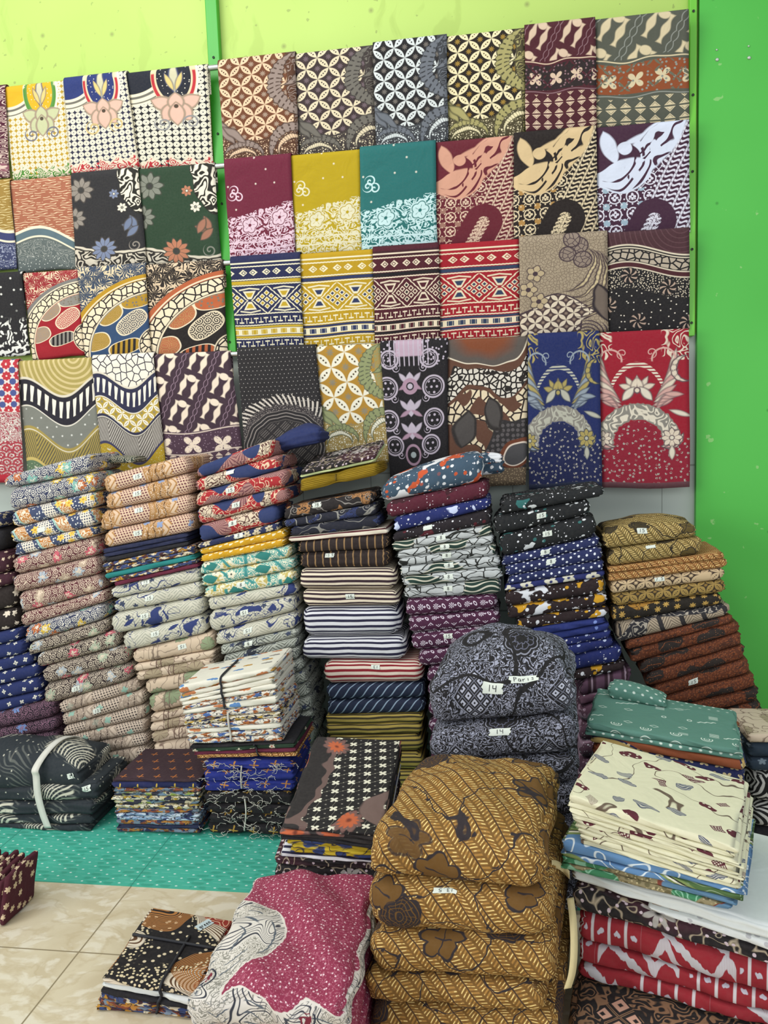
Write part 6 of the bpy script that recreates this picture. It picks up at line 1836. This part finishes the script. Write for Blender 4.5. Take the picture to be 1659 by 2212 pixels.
stack('olive and rust stack', YB, YB, DB, (1300, 1150, 1500, 1132),
 [('olh', 1302, 1188, 1506, 1160, dict(dome=.035, lab=[L15(.42, .8, '15')])), ('olh', 1314, 1226, 1520, 1198, dict(lab=[L15(.45, .9, '')])), ('orh', 1314, 1240, 1566, 1206, dict(nf=2)), ('orh', 1314, 1258, 1572, 1226, dict(nf=2)),
  ('kcr', 1320, 1284, 1566, 1252, dict(lab=[L15(.43, .8, '7.5')])), ('kgo', 1324, 1312, 1570, 1280), ('gst', 1322, 1346, 1560, 1306), ('fth', 1332, 1392, 1580, 1330, dict(ns=4)),
  ('rst', 1354, 1406, 1584, 1346), ('rst', 1362, 1436, 1600, 1368), ('rst', 1384, 1460, 1606, 1394), ('rst', 1396, 1486, 1612, 1424), ('rst', 1410, 1512, 1622, 1456, dict(lab=[L15(.42, .5, '15')])), ('rst', 1432, 1536, 1634, 1486), ('rst', 1452, 1558, 1642, 1516), ('rst', 1462, 1590, 1650, 1556)])

# sarongs lying across the top of the striped stack, pulled a little forward
zt = at_y(700, 1052, YB)
mb = empty('sarong_bundle', tuple(at_y(740, 1060, YB - 0.01)))
tag(mb, 'bundle of thin mustard sarongs tied in the middle beneath a burgundy one', 'cloth bundle')
r_ = stack('x', YB + 0.0, YB + 0.0, 0.24, (650, 1034, 812, 999), [('mus', 646, 1064, 818, 1026, dict(nf=7, ns=7, gf=.012, gs=.02, wav=.003, pinch=(.46, .09, .35), parent=mb, name='sarong_pile', nz=30)), ], fill=False)
ww = r_[0][1]
tp = [ww(np.array([[ww.W * .46, -0.0, ww.H * t]]))[0] + np.array([0, -0.003, 0]) for t in np.linspace(0, 1, 9)]
tube('cord', tp, 0.0028, plain('olive_cord', '6b5816', 0.8), mb)
stack('the pile on the striped stack', YB - 0.0, YB, 0.25, (648, 1018, 816, 980), [
  ('bur', 648, 1027, 812, 991, dict(label='burgundy sarong with pale dashes lying on the tied mustard bundle', nz=6)), ('lime', 648, 1032, 812, 997, dict(label='thin pale green folded cloth between burgundy sarong and mustard bundle', nz=6))], fill=False, tilt=0.05)
# navy bulging end of the top red cloth
def loose_end(parent, fab, x0, y0, x1, y1, h, Y, dep, lab, **kw):
    A, B = at_y(x0, y0, Y), at_y(x1, y1, Y); up = np.array([0, 0, h])
    o, W = slab([A, B, B + up, A + up], (0, dep, 0), fm(fab), parent=parent, name='loose_end', nf=2, ns=2, **kw)
    o['label'] = lab; return o
loose_end(TOPS['red-topped stack'], 'nve', 584, 980, 694, 955, .05, -0.33, .16, 'plain navy end with a small red flower', dome=.03, wav=.006)
loose_end(TOPS['left scroll-print stack'], 'swd', 186, 1004, 292, 1000, .022, -0.30, .12, 'dark green scroll-print end', dome=.01, wav=.004)
loose_end(TOPS['blue-topped splash stack'], 'spl', 1014, 1030, 1090, 1022, .05, -0.32, .12, 'bulging slate blue end', dome=.02, wav=.006)
loose_end(TOPS['blue-topped splash stack'], 'spl', 1010, 1006, 1086, 1000, .028, -0.33, .10, 'smaller splashed fold above the bulging end', dome=.015, wav=.005)

# ------------------------------------------------------------------ goods standing on the turquoise sheet
YH = -0.72
def bundle(label, loc, cat='cloth bundle'):
    e = empty('cloth_bundle', tuple(loc)); tag(e, label, cat); return e
def fringe(parent, quadfun, n, length, mat, seed, r=0.0008):
    rs = random.Random(seed); VV, FF = [], []
    for i in range(n):
        u, v = rs.random(), rs.random(); p = quadfun(u, v); a = rs.uniform(-0.6, 0.6) + (PI if rs.random() < .5 else 0)
        pts = []; L = length * rs.uniform(.4, 1.3)
        for k in range(9):
            t = k / 8
            q = p + np.array([math.cos(a) * L * t, -0.004 - 0.006 * math.sin(t * 5 + i), math.sin(a) * L * t * 0.5 - 0.012 * t * t * rs.uniform(.2, 1.2)])
            a += rs.uniform(-.45, .45); pts.append(q)
        V, F = tube(None, pts, r, None, sides=4); s = len(VV); VV += [list(x) for x in V]; FF += [tuple(j + s for j in f) for f in F]
    o = make_obj('loose_threads', VV, FF, mat, None, parent); o['kind'] = 'stuff'
    return o
# charcoal bundle with white strap at the left
cb = bundle('charcoal and silver leaf cloths tied with a white strap, bottom left', at_z(60, 1795, 0.003))
sp = []
for n, (yl0, yl1, xr, yr0, yr1, lab, kw) in enumerate([
   (1662, 1712, 178, 1660, 1706, [('15', .93, .55, dict(ang=14))], dict(dome=.07, nf=1)), (1712, 1738, 214, 1690, 1732, [('15', .93, .7, dict(ang=14))], dict(nf=2)), (1738, 1762, 206, 1732, 1764, [], dict(nf=2)), (1762, 1782, 198, 1764, 1784, [], {}), (1782, 1802, 194, 1784, 1806, [], {})]):
    rr_ = stack('x', YH, YH, 0.26, (-160, yl0, xr, yr0), [('slv', -160, yl1, xr, yr1, dict(parent=cb, ns=4, wav=.005, nx=34, lab=lab, **kw))], fill=False)
    sp.append(rr_[0])
Wt, Wb = sp[0][1], sp[-1][1]
xs = float(at_y(88, 1740, YH)[0])
def wtop(W, x, y): 
    u = (x - W.c[0, 0, 0][0]) / W.W; return W(np.array([[W.W * u, y, W.H]]))[0] + np.array([0, 0, .006])
strap = [wtop(Wt, xs + 0.05, .27), wtop(Wt, xs + 0.035, .20), wtop(Wt, xs + 0.02, .12), wtop(Wt, xs + 0.005, .05)]
strap += [np.array([xs, YH - 0.012, z]) for z in (strap[-1][2] - 0.035, 0.22, 0.15, 0.08, 0.02)]
strap[-1][0] += 0.03; strap[-2][0] += .012
ribbon('strap', smooth_path(strap), (0.028, 0, 0), 0.003, plain('white_strap', 'd9d8cc', 0.7), cb)

# low pile with butterfly cloths
stack('low brown butterfly-topped pile', YH, YH, 0.28, (242, 1683, 431, 1684),
 [('brf', 242, 1690, 431, 1690, dict(nz=6, off=(0, 0))), ('nbf', 240, 1704, 431, 1705, dict(nz=6)), ('me4', 243, 1712, 431, 1713, dict(nz=6)), ('me1', 246, 1720, 431, 1721, dict(nz=6)), ('me2', 240, 1729, 431, 1730, dict(nz=6)), ('me1', 244, 1738, 431, 1739, dict(nz=6)), ('me2', 248, 1748, 431, 1749, dict(nz=6)),
  ('me4', 248, 1756, 431, 1757, dict(nz=6)), ('me3', 250, 1764, 431, 1766, dict(nz=6)), ('me3', 252, 1772, 431, 1774, dict(nz=6)), ('me4', 250, 1782, 431, 1784, dict(nz=6)), ('nvy', 252, 1790, 431, 1792, dict(nz=6)), ('me4', 250, 1799, 431, 1802, dict(nz=6))], fill=False, jit=.008)
# fringed blue and black bundles
thr = plain('white_thread', 'd6d2c4', 0.8); cordm = plain('dark_cord', '23242a', 0.7)
def tied(label, fab_rows, top, Yv, depth, cordu, phrase='x', fr=0, seed=1, mcord=None, cr=0.003, ontop=True):
    a, b = fab_rows[0], fab_rows[-1]
    e = bundle(label, at_y((b[1] + b[3]) / 2, (b[2] + b[4]) / 2, Yv))
    rows = []
    for rw in fab_rows:
        op = dict(rw[5] if len(rw) > 5 else {}); op['parent'] = e; op.setdefault('nz', 8); op['pinch'] = op.get('pinch', (cordu, .05, .35)); rows.append(rw[:5] + (op,))
    res = stack(phrase, Yv, Yv, depth, top, rows, fill=False, jit=.003)
    pts = [wtop_(res[0][1], cordu, .2), wtop_(res[0][1], cordu, .1), wtop_(res[0][1], cordu, .02)] if ontop else []
    for o, W, q, dp in res: pts.append(W(np.array([[W.W * cordu, 0, W.H * .5]]))[0] + np.array([0, -.005, 0]))
    Wl = res[-1][1]; pts.append(Wl(np.array([[Wl.W * cordu, 0, 0]]))[0] + np.array([0, 0.0, 0.002]))
    tube('cord', smooth_path(pts, 5), cr, mcord or cordm, e)
    if fr:
        T = res[0][2]; Bt = res[-1][2]
        f = lambda u, v: (T[3] * (1 - u) + T[2] * u) * v + (Bt[0] * (1 - u) + Bt[1] * u) * (1 - v)
        fringe(e, f, fr, 0.05, thr, seed)
    return e, res
def wtop_(W, u, y): return W(np.array([[W.W * u, y, W.H]]))[0] + np.array([0, 0, .004])
tied('tied royal blue butterfly cloths with white fringe, on the black fringed bundle', [('bbf', 440, 1668, 636, 1662, dict(nf=2)), ('bbf', 438, 1690, 636, 1688, dict(nf=3)), ('bbf', 440, 1712, 636, 1712, dict(nf=3))], (440, 1645, 640, 1643), YH, .26, .42, fr=55, seed=3, mcord=plain('white_cord', 'c9c6ba', .8), ontop=False)
tied('tied black butterfly cloths with white fringe resting on the turquoise sheet', [('kbf', 440, 1738, 634, 1742, dict(nf=2)), ('kbf', 446, 1758, 634, 1762, dict(nf=3)), ('kbf', 450, 1780, 626, 1784, dict(nf=3)), ('kbf', 448, 1803, 622, 1806, dict(nf=3))], (440, 1713, 636, 1713), YH, .26, .46, fr=75, seed=4, mcord=plain('white_cord', 'c9c6ba', .8), ontop=False)
# cream pile
tied('tied white cloths with blue and ochre sprigs, top of the pale pile', [('pwh', 386, 1500, 592, 1452, dict(nz=6)), ('pwh', 388, 1510, 594, 1463), ('pwh', 388, 1518, 595, 1475), ('pwh', 390, 1526, 598, 1488), ('me5', 392, 1535, 598, 1502), ('pwh', 394, 1543, 600, 1520, {})], (384, 1482, 590, 1440), YH, .26, .44, cr=.004)
tied('tied white and blue printed cloths, middle bundle of the pale pile', [('me5', 396, 1558, 604, 1538), ('me2', 398, 1568, 606, 1550), ('me5', 400, 1577, 608, 1562), ('pwh', 402, 1586, 608, 1574), ('me5', 404, 1597, 610, 1588), ('me5', 406, 1607, 610, 1602)], (394, 1544, 602, 1521), YH, .26, .46, mcord=plain('white_cord', 'c9c6ba', .8), cr=.004, ontop=False)
tied('tied dark printed cloths, lowest bundle of the pale pile', [('blk', 410, 1618, 636, 1606), ('grn', 414, 1626, 638, 1616), ('wine', 418, 1632, 640, 1624), ('orh', 424, 1639, 642, 1634)], (408, 1611, 620, 1607), YH, .26, .62, ontop=False)

# ------------------------------------------------------------------ foreground goods
BW = 'central black batik stack'
stack(BW, -1.05, -1.08, 0.36, (925, 1470, 1238, 1452),
 [('bwb', 922, 1575, 1246, 1548, dict(dome=.10, wav=.006, nx=40, ny=20, nz=12, off=(1.3, 2.6), ns=3, lab=[('Paris', .66, .90, dict(w=.082, h=.026, ang=8)), ('14', .45, .66, dict(w=.062, h=.03, ang=-4))])),
  ('bwb', 924, 1650, 1250, 1634, dict(wav=.005, nx=36, off=(1.9, 0.2), lab=[('14', .49, .80, dict(w=.062, h=.026, ang=2))])), ('bwb', 930, 1700, 1250, 1700, dict(wav=.005)), ('bwb', 935, 1756, 1250, 1770), ('bwb', 935, 1840, 1250, 1840), ('bwb', 935, 1920, 1250, 1930)])
ST = 'star-print pile'
stack(ST, -1.33, -1.33, 0.44, (610, 1786, 826, 1800),
 [('str', 608, 1795, 826, 1809, dict(nz=6, off=(0, 0), wav=.003, nx=34, ny=24)), ('str', 606, 1801, 826, 1818, dict(nz=6)), ('str', 606, 1807, 826, 1826, dict(nz=6)), ('blk', 606, 1813, 826, 1833, dict(nz=6)), ('ylb', 622, 1822, 826, 1842, dict(nz=6)), ('ylb', 626, 1845, 824, 1858, dict(nf=2)), ('snv', 604, 1853, 824, 1866, dict(nz=6)), ('bur', 592, 1872, 824, 1886, dict(nf=2)),
  ('bur', 592, 1900, 824, 1915), ('bur', 592, 1930, 824, 1945)], tilt=0.085)
# raspberry cloth on a pile of its own
pk = stack('raspberry-topped front pile', -1.86, -1.86, 0.50, (404, 2160, 756, 2172),
 [('pin', 402, 2225, 756, 2240, dict(label='raspberry dotted cloth with cream plumes draped over the front pile', off=(0, 0), nx=60, ny=50, nz=14, wav=.007, dome=.035)), ('pin', 410, 2300, 756, 2310, dict(label='cloth buried directly under the raspberry dotted cloth'))])
BR_ = 'golden brown herringbone stack'
stack(BR_, -1.66, -1.72, 0.46, (800, 1808, 1188, 1838),
 [('bro', 790, 1900, 1176, 1938, dict(dome=.05, wav=.005, nx=46, ny=30, nz=14, off=(2.1, 1.2), ns=3)),
  ('bro', 792, 2018, 1196, 2040, dict(wav=.006, nx=40, off=(3.4, 0.4), lab=[('13.5', .44, .93, dict(w=.056, h=.018, flip=True))])), ('bro', 794, 2108, 1206, 2142, dict(wav=.006, nx=40, off=(3.6, 5.4))), ('bro', 784, 2170, 1176, 2200, dict(wav=.006, nx=40, off=(6.6, 3.4))), ('bro', 792, 2270, 1208, 2290, dict(wav=.005, off=(2.6, 8.4)))])
tw = plain('cream_tape', 'c9b98a', 0.8)
a = at_y(1222, 1935, -1.66)
TP = [at_y(1232, 1940, -1.60), at_y(1238, 1990, -1.66), at_y(1240, 2050, -1.70), at_y(1236, 2100, -1.72), at_y(1226, 2135, -1.73)]
o = ribbon('cloth_tape', smooth_path(TP), (0.016, 0.006, 0), 0.002, tw); tag(o, 'cream cloth tape hanging down the right side of the golden brown stack', 'tape')
TP = [at_y(1192, 1866, -1.56), at_y(1204, 1868, -1.54), at_y(1216, 1876, -1.53), at_y(1230, 1890, -1.545)]
o = ribbon('cloth_tape', smooth_path(TP), (0.0, 0.004, 0.018), 0.002, tw); tag(o, 'short cream cloth tape between the brown stack and white roll', 'tape')
# right-hand stacks
MT = 'teal-topped right pile'
tp_ = stack(MT, -0.95, -1.04, 0.34, (1268, 1562, 1602, 1622),
 [('tel', 1266, 1576, 1604, 1634, dict(nz=6, off=(0, 0), nx=36, ny=20)), ('tel', 1262, 1588, 1604, 1645, dict(nz=6, off=(0.4, 5.0))), ('nst', 1275, 1606, 1612, 1668, dict(nz=8)), ('nst', 1280, 1640, 1612, 1700, {}), ('wht', 1270, 1700, 1612, 1760), ('blk', 1275, 1756, 1612, 1850)])
o, W, q, dp = tp_[0]
fq = [W(np.array([[W.W * a, W.D * .72, W.H]]))[0] for a in (.10, .52)]
lump, _ = slab([fq[0], fq[1], fq[1] + np.array([0, 0, .022]), fq[0] + np.array([0, 0, .04])], dp / np.linalg.norm(dp) * .095, fm('tel'), parent=o, name='folded_corner', off=(0, 4.0), dome=.02, ns=2, nx=20)
CP = 'cream butterfly pile'
stack(CP, -1.54, -1.66, 0.36, (1228, 1716, 1592, 1832),
 [('cre', 1226, 1732, 1594, 1850, dict(nz=6, off=(0, 0), nx=36, ny=22, wav=.003))] + [('cre', 1226 + i * 4, 1732 + (i + 1) * 11.5, 1590 + (i % 3) * 8, 1850 + (i + 1) * 9.5, dict(nz=6)) for i in range(8)] +
 [('lfg', 1214, 1838, 1612, 1938, dict(nz=8)), ('lfg', 1212, 1850, 1606, 1950, dict(nz=6)), ('mos', 1212, 1862, 1590, 1958, dict(nz=6)), ('mos', 1210, 1876, 1580, 1968, dict(nz=8))], fill=False)
RP = 'bottom right ikat pile'
stack(RP, -1.52, -1.68, 0.42, (1236, 1878, 1760, 2030),
 [('wht', 1234, 1906, 1760, 2068, dict(nf=2, nx=40)), ('wwr', 1400, 1967, 1760, 2090, dict(nz=6)), ('mbl', 1236, 1968, 1760, 2120, dict(nf=2, nx=40, r=.02)), ('ikt', 1242, 2032, 1760, 2192, dict(nx=40, wav=.005)), ('ikt', 1246, 2078, 1760, 2222, dict(nx=40, wav=.005)), ('ikt', 1250, 2112, 1760, 2250, dict(nx=40, wav=.005))], fill=False)
zc = min(at_y(1250, 2112, -1.52)[2], at_y(1760, 2250, -1.68)[2]) - 0.004
co, _ = slab([(0.112, -1.62, 0.004), (0.80, -1.80, 0.004), (0.80, -1.80, zc), (0.112, -1.62, zc)], (0.11, 0.44, 0), fm('cop'), nx=40, ny=20, wav=.003, off=(1.0, 2.0))
tag(co, 'black batik cloth with copper motifs lying on the floor under the red ikat', 'folded cloth', 'folded cloths in bottom right ikat pile')
# far right behind
stack('dark right edge pile', -0.72, -0.72, 0.25, (1614, 1586, 1790, 1588),
 [('gbp', 1614, 1606, 1790, 1606, dict(nz=6)), ('dnp', 1616, 1640, 1790, 1642), ('dnp', 1616, 1668, 1790, 1668), ('bbw', 1622, 1740, 1790, 1742, dict(dome=.0)), ('bbw', 1624, 1790, 1790, 1796), ('blk', 1622, 1830, 1790, 1836)])
# tied bundle on the floor tiles
Yo = -1.60
tb, tr = tied('tied black and red leaf-print cloths on the floor tiles', [('big', 222, 2122, 424, 2160, dict(nz=8, off=(0, 0), nx=34, ny=22, pinch=(.62, .05, .1))), ('wht', 222, 2134, 426, 2176), ('blk', 218, 2146, 420, 2186), ('mix', 214, 2160, 420, 2198), ('me4', 210, 2176, 420, 2212), ('mix', 208, 2194, 420, 2232), ('me4', 206, 2214, 420, 2250), ('blk', 208, 2240, 420, 2270), ('me4', 208, 2270, 420, 2288)], (224, 2108, 424, 2144), Yo, .30, .62, cr=.004)
o, W, q, dp = tr[0]
xs_ = [W(np.array([[W.W * u, W.D * .55, W.H]]))[0] + np.array([0, 0, .005]) for u in np.linspace(0.02, .98, 12)]
tube('cord', xs_, .004, cordm, tb)
price_label(W, o, 'green', .70, .86, w=.050, h=.026, ang=60, top=True, col='c4d4d8')
# maroon bundle at the left edge
p0 = at_z(20, 2003, 0.0)
mbn = bundle('maroon cream-flowered cloths standing folded at the left edge of the floor', p0)
x1 = float(at_y(12, 1990, p0[1])[0])
for i in range(8):
    xa = x1 - 0.021 * (i + 1); xb = x1 - 0.021 * i - 0.001
    hh = 0.158 - 0.009 * ((i * 2) % 3); ln = 0.02
    q = [np.array([xa, p0[1] + .01 * (i % 2), 0.002]), np.array([xb, p0[1] + .01 * (i % 2), .002]), np.array([xb + ln, p0[1] + .01, hh]), np.array([xa + ln, p0[1] + .01, hh])]
    slab(q, (0, .16, 0), fm('mfs'), parent=mbn, nf=1, ns=1, wav=.003, nx=12, ny=14, nz=10)
